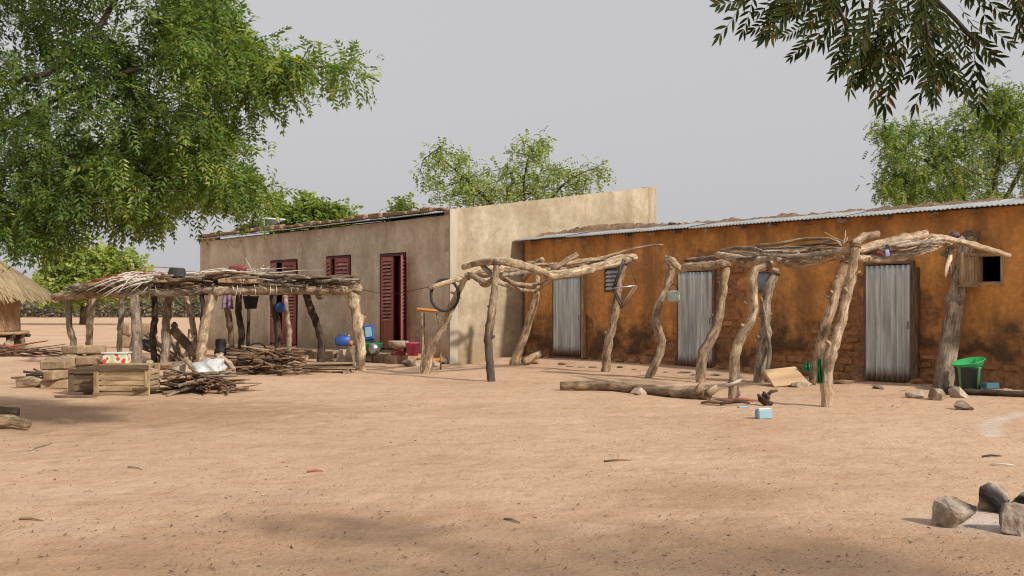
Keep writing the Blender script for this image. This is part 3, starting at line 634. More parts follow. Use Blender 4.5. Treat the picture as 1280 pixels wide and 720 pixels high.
# stones on the roof
for k, (us_, ob) in enumerate([(1.0, 0.7), (1.35, 0.8), (1.9, 0.75), (2.4, 0.9), (2.7, 0.9), (2.95, 1.0), (3.1, 0.85), (3.3, 0.95), (3.7, 0.8), (3.95, 0.75), (6.6, 0.8), (1.7, 0.9), (9.3, 0.75), (5.2, 0.8)]):
    s = rnd.uniform(0.06, 0.13); p = RW(us_, 2.985 + 0.10 * math.exp(-((us_ - 1.7) / 1.3) ** 2), -ob)
    V, Fc = rockg(p, (s, s * 0.8, s * 0.4), 40 + k, 5, 1, rnd.random() * 3)
    o = mk('roof_stone', V, Fc, MSTO, smooth=False); tag(o, 'rough brown stone lying on the earth roof of the mud house', 'stone', 'stones on the mud house roof')
def zinc_door(u0, u1, z0, z1, seed, fmat, open_=0.0):
    W = RW
    f = frame(RH, W, u0 - 0.045, u1 + 0.045, z0 - 0.02, z1 + 0.05, fmat, 0.05, -0.12, 0.075, nm='door')
    a = Acc(); a.add(*wbox(W, u0 - 0.10, u1 + 0.16, z0 - 0.07, z0 - 0.012, -0.1, 0.12, 0.01, seed)); a.mk('sill', MPLD, f, smooth=False)
    w = u1 - u0 - 0.012; h = z1 - z0 - 0.03
    V, Fc, T = corr(w, h, 0.092, 0.024, rows=14, wob=0.012, seed=seed)
    ax = E2 * math.cos(open_) + N2 * math.sin(open_)
    nn = np.cross(ax, Z3); VV = [W(u0 + 0.006, z0 + 0.012, 0.060) + ax * x - nn * (-y) + Z3 * (z + (0.0)) for x, y, z in V]
    mk('sheet', VV, Fc, MZIN, f, tc=T)
    a = Acc()
    for zz in (0.1, 0.5, 0.88):
        a.add(*wbox(W, u0 + 0.01, u1 - 0.01, z0 + h * zz, z0 + h * zz + 0.06, -0.02, 0.018))
    a.mk('batten', MPLD, f, smooth=False)
    a = Acc(); a.add(*tube([W(u1 - 0.04, z0 + h * 0.52, 0.07), W(u1 - 0.03, z0 + h * 0.52, 0.11), W(u1 - 0.03, z0 + h * 0.46, 0.11)], 0.008, 5, 0.05)); a.mk('handle', MDRK, f)
    return f
zinc_door(*DR[0], 1, MPLD); zinc_door(*DR[1], 5, MPLD); zinc_door(*DR[2], 9, MPLD)
# timber leaning in the first doorway's jamb
a = Acc(); a.add(*wbox(RW, DR[0][1] + 0.05, DR[0][1] + 0.10, 0.1, 2.0, 0.03, 0.12, 0.01, 5)); a.mk('door_post', MPLK, RH, smooth=False)
a = Acc(); a.add(*wbox(RW, DR[2][1] + 0.05, DR[2][1] + 0.13, 0.0, 1.9, 0.02, 0.11, 0.012, 6)); a.mk('door_post', MPLD, RH, smooth=False)
# windows
f = frame(RH, RW, WR[0][0], WR[0][1], WR[0][2], WR[0][3], MPLD, 0.035, -0.08, 0.05, True, 'window')
for k in range(5):
    z0 = WR[0][2] + 0.05 + k * (WR[0][3] - WR[0][2] - 0.1) / 5
    V = [RW(u_, z0 + dz, o_) for u_ in (WR[0][0] + 0.03, WR[0][1] - 0.03) for dz, o_ in ((0, 0.045), (0.008, 0.05), (0.085, -0.02), (0.077, -0.025))]
    mk('louvre', V, [(0, 1, 5, 4), (1, 2, 6, 5), (2, 3, 7, 6), (3, 0, 4, 7), (0, 3, 2, 1), (4, 5, 6, 7)], MZIN, f, smooth=False, tc=[(v[0], v[1], 2) for v in V])
f = frame(RH, RW, WR[1][0], WR[1][1], WR[1][2], WR[1][3], MPLD, 0.035, -0.08, 0.05, True, 'window')
V, Fc, T = corr(WR[1][1] - WR[1][0] - 0.06, WR[1][3] - WR[1][2] - 0.06, 0.05, 0.006)
mk('sheet', [RW(WR[1][0] + 0.03 + x, WR[1][2] + 0.03 + z, 0.03 + y) for x, y, z in V], Fc, basic('blue_grey_sheet', (0.22, 0.28, 0.34), (0.36, 0.42, 0.47), 6, rough=0.5), f, tc=T)
f = frame(RH, RW, WR[2][0] - 0.02, WR[2][1] + 0.05, WR[2][2] - 0.05, WR[2][3] + 0.04, MPLK, 0.045, -0.14, 0.055, True, 'window')
sh_ax = (-E2 * 0.25 + N2 * 0.97); sh_o = RW(WR[2][0] + 0.0, WR[2][2] - 0.04, 0.06); sh_h = WR[2][3] - WR[2][2] + 0.09; sh_n = np.cross(sh_ax, Z3)
WS = lambda u, z, o: sh_o + sh_ax * u + Z3 * z + sh_n * o
shut = frame(f, WS, 0, 0.36, 0, sh_h, MPLK, 0.05, -0.022, 0.022, True, 'shutter')
for k in range(2):
    a = Acc(); a.add(*wbox(WS, 0.051 + k * 0.13, 0.175 + k * 0.13, 0.051, sh_h - 0.051, -0.008, 0.010, 0.003, k)); a.mk('board', MPLK, shut, smooth=False)
a = Acc(); a.add(*wbox(WS, 0.0, 0.36, -0.03, 0.0, -0.06, 0.06)); a.mk('ledge', MPLK, shut, smooth=False)
# drip kerb of stones and lumps along the terrace edge
ug = 0.9; k = 0
while ug < 12.4:
    L_ = rnd.uniform(0.12, 0.32); o_ = 1.0 + rnd.uniform(-0.10, 0.16)
    if ug > 9.2: o_ = 0.26 + rnd.uniform(-0.05, 0.05)
    if rnd.random() < 0.62:
        p = RW(ug, 0, o_); p[2] = gz(p[0], p[1]) - 0.025
        V, Fc = rockg(p, (L_ * 0.62, L_ * 0.42, rnd.uniform(0.02, 0.05)), 60 + k, 8, 1, -0.8 + rnd.uniform(-0.4, 0.4))
        o = mk('kerb_stone', V, Fc, rnd.choice([MSTO, MMUD, MSTO, MSTP]), smooth=False); tag(o, 'small earthy stone in the drip line along the mud house', 'stone', 'stones along the foot of the mud house')
    ug += L_ * 1.25; k += 1
# fallen mud heaped at the foot of the wall, lumps by the third door
for k, (px, py, s) in enumerate([(800, 455, .16), (815, 457, .2), (783, 452, .15), (1000, 468, .18), (1080, 470, .15), (945, 462, .17), (1060, 468, .2), (905, 462, .14), (680, 449, .15), (1155, 476, .14)]):
    u = uR(px); p = RW(u, 0, 0.22); p[2] = gz(p[0], p[1]) - 0.02
    V, Fc = rockg(p, (s, s * 0.8, s * 0.55), 140 + k, 8, 2, k)
    o = mk('mud_lump', V, Fc, MBRR, smooth=False); tag(o, 'crumbled reddish mud lump fallen against the foot of the mud house', 'mud lump', 'mud lumps fallen from the house wall')
# ================================================================ timber frames
def limb(name, pts, r, mat, parent, sides=9, rough=0.13, knots=3, seed=None, step=0.08):
    seed = rnd.randrange(999) if seed is None else seed
    r = [q * .84 for q in r] if hasattr(r, '__len__') else r * .84
    a = Acc(); a.add(*tube(pts, r, sides, step, rough, knots, seed)); return a.mk(name, mat, parent)
def pts_at(lst, d): return [Pp(x, y, (d if not hasattr(d, '__len__') else d[min(i, len(d) - 1)])) for i, (x, y) in enumerate(lst)]
def post(parent, lst, d, r, mat, knots=5, rough=0.13, seed=None):
    """forked crooked post; the foot is sunk into the ground"""
    P = pts_at(lst, d); b = P[0].copy(); b[2] = gz(b[0], b[1]) - 0.08
    P[0][2] = max(P[0][2], gz(P[0][0], P[0][1]) + 0.02)
    o = limb('post', [b] + P, r, mat, parent, 11, rough, knots, seed, 0.07); rs_ = random.Random((seed or 1) * 3)
    for _ in range(3):                                  # sawn-off side shoots
        i = rs_.randrange(1, len(P) - 1); t = rs_.random(); q = P[i] * (1 - t) + P[i + 1] * t; ri = r[min(i, len(r) - 1)] * .8; a_ = rs_.uniform(2.6, 6.6)
        dv = V3(math.cos(a_), math.sin(a_) * .6, rs_.uniform(.3, .9)); dv /= np.linalg.norm(dv)
        limb('stub', [q + dv * ri * .3, q + dv * (ri + rs_.uniform(.02, .08))], [ri * .48, ri * .36], mat, o, 7, .1, 0, 3, .03)
    tp, bt = P[-1], P[-2]; ax = (tp - bt) / np.linalg.norm(tp - bt); c0 = tp - ax * .10; s_ = np.cross(ax, V3(0, 1, 0)); s_ /= np.linalg.norm(s_); f_ = np.cross(ax, s_); rr_ = r[-1] * 1.12
    a = Acc(); a.add(*tube([c0 + s_ * math.cos(t) * rr_ + f_ * math.sin(t) * rr_ + ax * (.012 * t / 6.28 + .02 * math.sin(t)) for t in np.linspace(0, 22, 60)], .009, 5, 9, smooth_path=False)); a.mk('lashing', MST, o)
    return o

# ---- small pergola of crooked limbs before the gable wall
PA = thing('pergola', 'small open pergola of crooked pale limbs before the cement gable wall', 'pergola', Gp(640, 468))
post(PA, [(532, 467), (541, 430), (558, 398), (580, 350), (588, 342)], [18.6, 18.6, 18.6, 18.4, 18.4], [.105, .10, .095, .075, .06], MWP, seed=3)
post(PA, [(614, 478), (610, 425), (614, 396), (618, 360), (621, 324)], 16.8, [.085, .08, .085, .075, .06], MWC, seed=5)
post(PA, [(643, 455), (658, 412), (668, 380), (671, 350), (674, 325)], [21.4, 21.2, 21, 21, 21], [.12, .105, .09, .08, .07], MWP, seed=8)
post(PA, [(757, 466), (760, 430), (769, 392), (773, 360), (780, 324)], 19.2, [.10, .10, .09, .085, .08], MW, 5, seed=9)
def pole(parent, lst, d, r, mat, **k): return limb(k.pop('nm', 'pole'), pts_at(lst, d), r, mat, parent, **k)
pole(PA, [(536, 360), (556, 354), (580, 347), (606, 337), (640, 333)], [18.25, 18.35, 18.4, 18.5, 19.2], [.05, .06, .07, .06, .05], MWP)
pole(PA, [(579, 334), (604, 328), (630, 327), (660, 334), (690, 344), (722, 340), (758, 331), (795, 322)], [17.6, 17.2, 16.9, 17.4, 18.0, 18.4, 18.9, 19.3], [.06, .075, .085, .09, .11, .11, .10, .08], MWP, rough=0.2, knots=6)
pole(PA, [(586, 343), (598, 349), (608, 355), (618, 346), (628, 338)], [18.3, 18, 17.6, 17.3, 17.4], [.06, .065, .08, .06, .05], MW, knots=4)
pole(PA, [(603, 332), (612, 341), (620, 352)], [17.3, 17.0, 17.0], [.05, .06, .04], MWG)
pole(PA, [(620, 341), (632, 350), (655, 356), (676, 354), (692, 343)], [17.0, 17.6, 18.4, 18.8, 18.6], [.035, .045, .045, .04, .03], MW)
pole(PA, [(622, 354), (645, 361), (668, 364), (680, 357), (696, 345)], [17.0, 18.4, 20.6, 19.6, 18.6], [.03, .04, .045, .035, .03], MWP)
pole(PA, [(586, 343), (606, 344), (630, 341), (652, 340), (674, 337)], [18.4, 19.0, 19.7, 20.4, 21.1], [.06, .065, .06, .065, .06], MW)
pole(PA, [(655, 349), (666, 336), (678, 324)], [20.9, 20.6, 20.3], [.06, .07, .065], MWP)
pole(PA, [(622, 337), (640, 338), (660, 333), (684, 330), (716, 331)], [17.4, 18.5, 19.5, 20, 20], [.04, .04, .045, .04, .03], MW)
pole(PA, [(626, 345), (646, 342), (668, 339), (690, 336), (708, 335)], [17.4, 18.3, 19.2, 19.6, 19.9], [.04, .05, .045, .04, .03], MWG)
pole(PA, [(690, 337), (706, 327), (721, 318)], [18.3, 18.4, 18.6], [.055, .06, .06], MW)
pole(PA, [(702, 331), (728, 326), (752, 323), (768, 318), (800, 309), (829, 306)], [18.8, 18.9, 19.1, 19.1, 19.0, 18.9], [.05, .05, .045, .035, .028, .015], MW, knots=5)
pole(PA, [(695, 342), (722, 334), (745, 328), (776, 326)], [18.9, 19.1, 19.2, 19.4], [.05, .055, .05, .05], MWG)
pole(PA, [(740, 330), (765, 324), (792, 320)], [19.4, 19.5, 19.6], [.06, .065, .06], MWP)
pole(PA, [(640, 336), (664, 328), (690, 333), (715, 341), (740, 340)], [20.5, 20.7, 20.6, 20.3, 20], [.04] * 5, MWG)

# ---- long pergola before the mud house
PB = thing('pergola', 'long sagging pergola of forked posts roofed with grey branches before the mud house', 'pergola', Gp(960, 480))
post(PB, [(812, 473), (827, 431), (819, 396), (836, 353), (838, 322)], [17.6, 17.6, 17.6, 17.6, 17.5], [.10, .085, .095, .085, .10], MWP, 5, seed=11)
post(PB, [(876, 478), (878, 446), (897, 403), (905, 350), (907, 326)], 16.6, [.10, .105, .09, .08, .085], MW, 4, seed=12)
post(PB, [(917, 499), (920, 438), (941, 395), (941, 345), (950, 335), (966, 331)], 13.5, [.085, .085, .08, .07, .065, .06], MWP, 7, 0.2, seed=13)
post(PB, [(949, 478), (955, 427), (958, 376), (968, 335)], 16.5, [.125, .12, .11, .10], MWG, 8, 0.22, seed=14)
post(PB, [(1017, 482), (1027, 430), (1044, 368), (1060, 322)], 15.9, [.11, .10, .095, .085], MW, 4, seed=15)
post(PB, [(1034, 509), (1034, 458), (1050, 410), (1063, 350), (1068, 318), (1071, 300)], 12.5, [.080, .10, .075, .07, .072, .055], MWP, 5, 0.14, seed=16)
post(PB, [(1179, 487), (1186, 434), (1195, 376), (1203, 329), (1214, 290)], [15.5, 15.55, 15.6, 15.62, 15.65], [.19, .175, .155, .14, .125], MWG, 4, 0.07, seed=17)
pole(PB, [(958, 476), (962, 440), (957, 400), (951, 372)], [16.2, 16.3, 16.4, 16.3], [.04, .045, .04, .03], MWG, rough=.3)
pole(PB, [(838, 336), (836, 325), (846, 331), (852, 337)], [17.5, 17.4, 17.2, 17.2], [.07, .09, .085, .06], MWP, knots=4, rough=.22)
pole(PB, [(846, 338), (862, 334), (884, 333), (908, 328)], [17.3, 17.1, 16.8, 16.5], [.075, .085, .08, .07], MWP, knots=4)
pole(PB, [(856, 326), (880, 323), (904, 320), (930, 317)], [17.5, 17.2, 16.8, 16.5], [.04, .05, .05, .04], MWG)
pole(PB, [(897, 319), (912, 322), (934, 327), (955, 327), (976, 325)], [16.3, 15.8, 15.2, 14.4, 13.8], [.06, .08, .10, .09, .07], MWP, knots=5, rough=.2)
pole(PB, [(972, 323), (986, 330), (1010, 329), (1030, 324), (1050, 315), (1066, 312)], [13.9, 13.7, 13.4, 13.2, 12.9, 12.6], [.05, .06, .065, .06, .055, .05], MWP, knots=5)
pole(PB, [(1062, 316), (1085, 309), (1108, 304), (1140, 297), (1157, 292)], [12.6, 13.0, 13.4, 13.9, 14.1], [.05, .07, .08, .085, .07], MWP, knots=2)
pole(PB, [(1068, 321), (1090, 324), (1118, 323), (1144, 317), (1168, 310), (1194, 302)], [12.7, 13.2, 13.6, 14.0, 14.4, 14.8], [.045, .055, .055, .055, .05, .05], MWP)
pole(PB, [(1120, 312), (1140, 309), (1158, 297), (1170, 296), (1192, 300), (1226, 309), (1263, 320)], [13.7, 13.9, 14.2, 14.3, 14.5, 14.6, 14.6], [.03, .04, .045, .05, .055, .05, .04], MWP, knots=3)
pole(PB, [(1104, 306), (1124, 311), (1138, 315), (1160, 309), (1176, 303)], [13.5, 13.8, 14.1, 14.4, 14.7], [.06, .065, .07, .075, .06], MWG, knots=6, rough=.25)
pole(PB, [(1060, 318), (1080, 316), (1100, 311), (1122, 308)], [13.3, 13.6, 13.9, 14.1], [.08, .09, .085, .06], MW, knots=5)
pole(PB, [(1066, 305), (1080, 296), (1097, 292)], [12.6, 12.8, 13.0], [.06, .055, .05], MW)
pole(PB, [(1180, 318), (1194, 306), (1205, 300)], [14.9, 14.7, 14.7], [.06, .065, .06], MWG)
pole(PB, [(1190, 312), (1184, 330), (1181, 347)], [14.75, 14.6, 14.55], [.05, .04, .02], MWP, rough=.35)
pole(PB, [(1183, 312), (1187, 330), (1189, 342)], [14.75, 14.6, 14.55], [.03, .03, .015], MWG, rough=.35)
rb = random.Random(31)
for k in range(24):                       # branches laid over the rails
    x0 = rb.uniform(900, 1010); L_ = rb.uniform(45, 130); x1 = min(1078, x0 + L_); y0 = rb.uniform(306, 324); y1 = y0 + rb.uniform(-9, 7)
    xm = (x0 + x1) / 2; d0 = rb.uniform(13.3, 16.0) if x0 > 940 else rb.uniform(15.0, 16.4); d1 = rb.uniform(12.6, 14.8)
    cv = rb.uniform(-6, 5); rr = rb.uniform(.016, .036)
    pole(PB, [(x0, y0), (x0 + (xm - x0) * .6, y0 + cv * .6), (xm + 10, (y0 + y1) / 2 + cv), (x1, y1)], [d0, d0 * .7 + d1 * .3, (d0 + d1) / 2, d1], [rr, rr * 1.1, rr, rr * .5], rb.choice([MSG, MSG, MWG, MW, MST]), sides=6, rough=.25, knots=2, nm='branch')
for k in range(12):
    x0 = rb.uniform(1072, 1120); x1 = x0 + rb.uniform(30, 70); y0 = rb.uniform(306, 320); dd = rb.uniform(12.9, 13.8)
    pole(PB, [(x0, y0), ((x0 + x1) / 2, y0 - rb.uniform(1, 6)), (x1, y0 - rb.uniform(1, 10))], [dd, dd + .3, dd + .7], [.03, .035, .02], rb.choice([MSG, MWG, MW]), sides=6, rough=.3, nm='branch')
for k, (x1, y1) in enumerate([(1030, 290), (1036, 297), (1057, 288), (1044, 299), (1060, 296)]):
    pole(PB, [(1052, 308), ((1052 + x1) / 2 + 2, (308 + y1) / 2 - 1), (x1, y1)], 12.9, [.014, .011, .006], MWP, sides=5, rough=.1, knots=0, nm='twig', step=.05)

# ---- low shelter roofed with stalks
SH = thing('brushwood_shelter', 'low open cooking shelter on many crooked posts roofed with brushwood and stalks', 'shelter', Gp(260, 462))
fr = lambda px: np.interp(px, [70, 450], [21.6, 19.7])       # depth of the front row
def ppost(px0, py0, px1, py1, d, r, mat, mid=None, **k):
    zb = H - 0; b = V3((px0 - 640) / F * d, d, 0); b[2] = gz(b[0], b[1])
    t = Pp(px1, py1, d); L_ = [b - Z3 * .08, b + Z3 * .02]
    L_ += [Pp(x, y, d) for x, y in (mid or [])]; L_.append(t)
    return limb('post', L_, r, mat, SH, 10, k.pop('rough', .13), k.pop('knots', 4), k.pop('seed', None), .08)
ppost(451, 462, 439, 360, 19.8, [.105, .12, .125, .12, .14], MWP, [(450, 430), (446, 405), (444, 385)], rough=.3, knots=14, seed=21)
ppost(400, 458, 383, 366, 21.4, [.085, .09, .095, .085], MWD, [(402, 430), (396, 405), (388, 385)], seed=22)
ppost(250, 452, 270, 360, 20.5, [.13, .13, .12, .12], MWP, [(255, 415), (263, 380)], seed=23)
ppost(170, 457, 168, 368, 20.9, [.125, .12, .12, .11], MWG, [(171, 420), (170, 395)], seed=24)
ppost(193, 455, 191, 366, 22.6, [.085, .085, .09, .08], MWD, [(191, 420), (194, 390)], seed=25)
ppost(206, 460, 212, 366, 21.3, [.115, .11, .10, .10], MWG, [(207, 415), (208, 390)], knots=6, seed=26)
ppost(93, 452, 86, 370, 22.0, [.085, .085, .08, .085], MWG, [(92, 430), (86, 400)], seed=27)
ppost(112, 440, 117, 367, 25.5, [.10, .10, .11, .11], MW, [(112, 412), (114, 390)], seed=28)
ppost(149, 444, 152, 368, 25.0, [.075, .075, .08, .075], MWG, [(150, 415), (152, 390)], seed=29)
ppost(244, 447, 231, 366, 25.6, [.09, .09, .085, .08], MWP, [(242, 410), (236, 385)], seed=30)
ppost(251, 447, 252, 366, 25.2, [.085, .08, .08, .07], MWD, [(253, 410), (254, 385)], seed=31)
ppost(301, 444, 299, 364, 24.6, [.095, .09, .09, .085], MWD, [(302, 415), (298, 390)], seed=32)
ppost(310, 444, 311, 364, 24.9, [.055, .05, .045, .04], MWD, [(310, 415), (311, 395)], seed=33)
ppost(347, 446, 340, 364, 24.4, [.10, .10, .10, .09], MWD, [(348, 418), (344, 390)], seed=34)
ppost(361, 446, 356, 364, 24.9, [.08, .085, .08, .075], MWP, [(361, 415), (358, 390)], seed=35)
ppost(290, 445, 283, 366, 25.3, [.09, .085, .10, .08], MW, [(288, 412), (285, 390)], seed=36)
# rails
limb('beam', [Pp(452, 360, 19.7), Pp(420, 363, 19.8), Pp(360, 363, 20.1), Pp(310, 363, 20.3), Pp(266, 364, 20.5)], [.10, .11, .10, .11, .10], MWP, SH, knots=8, rough=.15)
limb('beam', [Pp(270, 362, 20.4), Pp(225, 366, 20.7), Pp(190, 367, 20.9), Pp(150, 366, 21.2)], [.08, .09, .08, .09], MWG, SH, knots=6)
limb('beam', [Pp(160, 367, 21.1), Pp(120, 368, 21.6), Pp(68, 371, 22.1)], [.08, .10, .11], MW, SH, knots=3)
limb('beam', [Pp(380, 365, 24.3), Pp(300, 365, 24.8), Pp(230, 366, 25.3), Pp(100, 366, 25.9)], [.08, .09, .08, .07], MWD, SH, knots=5)
limb('beam', [Pp(445, 364, 20.0), Pp(400, 365, 22), Pp(352, 365, 24.6)], [.08, .08, .07], MWD, SH)
for k in range(13):                                    # cross poles from front rail to back rail
    t = k / 12; px = 440 - t * 345; p0 = Pp(px, 358, fr(px) - .15 + .1 * rb.random()); p1 = Pp(np.interp(px, [90, 450], [105, 372]) + rb.uniform(-8, 8), 360, np.interp(px, [90, 450], [26.0, 24.6]))
    limb('beam', [p0, (p0 + p1) / 2 + V3(0, 0, rb.uniform(-.05, .05)), p1], [rb.uniform(.05, .08), .06, .05], rb.choice([MWD, MWG, MW]), SH, sides=7)
def on_roof(px, lo=0.0, hi=1.0):
    t = rb.uniform(lo, hi); d = fr(px) * (1 - t) + 25.3 * t; return d
def roofstick(px, py, L_, dpx, mat, r, nm='branch', lo=0, hi=.9, droop=0, sides=5, ang=None):
    d0 = on_roof(px, lo, hi); p = Pp(px, py, d0)
    a_ = rb.uniform(-.9, .9) if ang is None else ang
    dv = V3(math.cos(a_), math.sin(a_), rb.uniform(-.05, .07)); q = p + dv * L_; q[2] += droop
    q[0] = min(q[0], (450 - 640) / F * q[1])
    m_ = (p + q) / 2 + V3(rb.uniform(-.06, .06), rb.uniform(-.06, .06), rb.uniform(-.03, .06) - droop * .3)
    limb(nm, [p, m_, q], [r, r, r * .55], mat, SH, sides=sides, rough=.25, knots=1, step=.16)
for k in range(190):
    px = rb.uniform(75, 432); top = np.interp(px, [75, 170, 215, 300, 440], [362, 348, 344, 343, 349])
    roofstick(px, rb.uniform(top, 359), rb.uniform(.5, 1.5), 0, rb.choice([MSG, MSG, MWG, MST, MWD, MW]), rb.uniform(.018, .048), lo=-.05, hi=.7 if k % 2 else .12)
for k in range(46):                                   # red sorghum stalks heaped on the far end
    px = rb.uniform(82, 160); top = np.interp(px, [82, 110, 175], [364, 350, 334])
    roofstick(px, rb.uniform(top, top + 9), rb.uniform(.7, 1.5), 0, MRED, rb.uniform(.010, .02), 'stalk', lo=-.03, hi=.6, sides=4, ang=rb.uniform(-.5, .5))
for k in range(56):                                   # bleached stalks spilling over the front rail
    px = rb.uniform(168, 218); p = Pp(px, rb.uniform(340, 352), fr(px) + rb.uniform(-.1, .8)); dx = rb.uniform(-1.0, -.2)
    q = p + V3(dx, rb.uniform(-.5, -.1), rb.uniform(-.42, -.05)); m_ = (p + q) / 2 + V3(0, 0, .07)
    limb('stalk', [p, m_, q], [.012, .014, .006], MPAL, SH, sides=4, rough=.1, knots=0, step=.2)
for k in range(36):
    px = rb.uniform(205, 345); p = Pp(px, rb.uniform(339, 349), fr(px) + rb.uniform(0, 1.2)); a_ = rb.uniform(-.4, .4)
    q = p + V3(math.cos(a_) * rb.uniform(.5, 1.3), math.sin(a_) * .7, rb.uniform(-.05, .12))
    limb('stalk', [p, (p + q) / 2 + V3(0, 0, .03), q], [.011, .013, .005], MPAL if k % 3 else MSTR, SH, sides=4, rough=.1, knots=0, step=.2)
for k, (px, dy) in enumerate([(297, 20), (302, 16), (318, 14), (338, 15), (372, 9), (345, 12), (290, 12), (402, 8), (362, 10), (194, 14), (188, 20)]):   # straws hanging over the rail
    p = Pp(px, 356, fr(px) - .17); q = p + V3(rb.uniform(-.08, .08), -.02, -dy * .0165); limb('stalk', [p, (p + q) / 2 + V3(.02, -.02, 0), q], [.012, .012, .005], MPAL, SH, sides=4, rough=.1, knots=0)
for k, (x1, y1) in enumerate([(306, 322), (316, 334), (338, 333), (300, 338), (345, 338), (330, 331)]):
    p = Pp(318, 345, 20.8); q = Pp(x1, y1, 20.7); limb('stalk', [p, (p + q) / 2 + V3(0, 0, .02), q], [.012, .010, .005], MPAL, SH, sides=4, rough=.1, knots=0)
ac = Acc()                                             # the finer brushwood, too small to pick apart
for k in range(1100):
    px = rb.uniform(78, 436); top = np.interp(px, [75, 170, 215, 300, 440], [364, 350, 346, 345, 350]); d0 = fr(px) + rb.choice([rb.uniform(-.15, .3), rb.uniform(0, 4.5)])
    p = Pp(px, rb.uniform(top, 360), d0); a_ = rb.uniform(-1.2, 1.2); q = p + V3(math.cos(a_), math.sin(a_), rb.uniform(-.12, .12)) * rb.uniform(.2, .7); q[0] = min(q[0], (448 - 640) / F * q[1])
    ac.add(*tube([p, (p + q) / 2 + V3(0, 0, rb.uniform(-.03, .03)), q], [.010, .009, .004], 4, 9, seed=k % 90, smooth_path=False))
o = ac.mk('brushwood', MSG, SH); o['kind'] = 'stuff'
# flat clods and boards on the roof
for k, (px, py, L_, h_, mt, nm) in enumerate([(290, 351, .52, .10, MTAN, 'mat_roll'), (318, 352, .34, .08, MTAN, 'mat_roll'), (240, 350, .9, .05, MPLD, 'plank'), (215, 352, .7, .05, MPLK, 'plank'), (258, 346, .8, .04, MSG, 'plank'), (395, 347, .8, .045, MPLD, 'plank'), (130, 356, .6, .07, MPLK, 'plank')]):
    c = Pp(px, py, fr(px) - .05); V, Fc, T = boxg(c, (L_, .26, h_), rb.uniform(-.25, .1), .012, k, (0, rb.uniform(-.06, .06)), bev=.012); mk(nm, V, Fc, mt, SH, tc=T, smooth=False)
# things lying on or hanging from the shelter
c = Pp(221, 346, 20.9)
o = mk('black_basin', *lathe(c, [(0.0, .0), (.19, .0), (.20, .02), (.165, .17), (.14, .19), (0, .19)], 14, .8, (.05, .08))[:2], MRUB, smooth=False); tag(o, 'black upturned basin lying on the stalks of the shelter roof', 'basin')
V, Fc = rockg(Pp(206, 348, 20.9), (.10, .08, .07), 4, 7, 1); o = mk('dark_stone', V, Fc, MRUB, smooth=False); tag(o, 'dark lump beside the black basin on the shelter roof', 'stone')
V, Fc, T = boxg(Pp(287, 341, 20.9), (.36, .22, .13), .1, .02, 3, (0, .1), bev=.05); o = mk('cream_sack', V, Fc, MPAL, tc=T); tag(o, 'small cream sack lying on the brushwood roof of the shelter', 'sack')
V, Fc, T = boxg(Pp(297, 337, 21.2), (.34, .22, .16), -.1, .03, 6, (0, -.1), bev=.05); o = mk('folded_cloth', V, Fc, MRDC, tc=T); tag(o, 'dark red folded cloth behind the cream sack on the shelter roof', 'cloth')
def cloth(name, c, w, h, mat, label, cat, seed=0, yaw_=0.0, th=.012):
    n, m_ = 9, 11; V, Fc = [], []
    for s in (0, 1):
        for j in range(m_):
            for i in range(n):
                x = (i / (n - 1) - .5) * w * (.7 + .35 * j / (m_ - 1)); z = -h * j / (m_ - 1) + .03 * nz(i * .6 + seed, 0)
                y = .05 * math.sin(i * 1.7 + seed) * (.3 + j / m_) + .03 * nz(i * .5, j * .5, seed) + s * th
                V.append(c + V3(x * math.cos(yaw_) - y * math.sin(yaw_), x * math.sin(yaw_) + y * math.cos(yaw_), z))
    q = n * m_
    for j in range(m_ - 1):
        for i in range(n - 1):
            a_ = j * n + i; Fc.append((a_, a_ + 1, a_ + n + 1, a_ + n)); Fc.append((a_ + q, a_ + n + q, a_ + n + 1 + q, a_ + 1 + q))
    for j in range(m_ - 1):
        for i_ in (0, n - 1): a_ = j * n + i_; Fc.append((a_, a_ + n, a_ + n + q, a_ + q))
    for i in range(n - 1):
        for j_ in (0, m_ - 1): a_ = j_ * n + i; Fc.append((a_, a_ + 1, a_ + 1 + q, a_ + q))
    o = mk(name, V, Fc, mat); return tag(o, label, cat)
cloth('hanging_cloth', Pp(284, 364, 24.7), .30, .44, MLIL, 'lilac cloth hanging from the shelter rail among the dark posts', 'cloth', 2)
def bucket(name, c, r, h, mat, label, cat, handle=True, tilt=(0, 0), taper=.72, seg=18, hmat=None):
    e = thing(name, label, cat, c)
    prof = [(0, 0), (r * taper, 0), (r, h), (r + .012, h), (r + .012, h + .012), (r - .008, h + .012), (r * taper - .01, .012), (0, .012)]
    mk('body', *lathe(c, prof, seg, 1, tilt)[:2], mat, e)
    if handle:
        P = [np.array(c) + V3(math.cos(t) * r, 0, h + math.sin(t) * r * .85) for t in np.linspace(0, math.pi, 9)]
        a = Acc(); a.add(*tube(P, .006, 5, .05)); a.mk('handle', hmat or MDRK, e)
    return e
bucket('bucket', Pp(313.5, 386, 24.3), .19, .30, MRUB, 'black rubber bucket hanging under the shelter roof', 'bucket')
bucket('dark_blue_bucket', on(183, 437) * V3(1, 1, 1), .13, .30, MNAV, 'dark navy bucket standing behind the shelter posts', 'bucket')
def ball(name, c, r, mat, label, cat, sq=1.0, neck=True):
    prof = [(0.0, -r * sq), (r * .6, -r * .8 * sq), (r * .95, -r * .3 * sq), (r, 0), (r * .9, r * .45 * sq), (r * .5, r * .82 * sq)]
    prof += [(r * .4, r * .95 * sq), (r * .48, r * 1.12 * sq), (0, r * 1.1 * sq)] if neck else [(0, r * .95 * sq)]
    o = mk(name, *lathe(c, prof, 16)[:2], mat); return tag(o, label, cat)
ball('plastic_kettle', Pp(350.5, 384.5, 24.2), .125, MBLU, 'round blue plastic kettle hanging by the dark shelter post', 'kettle')
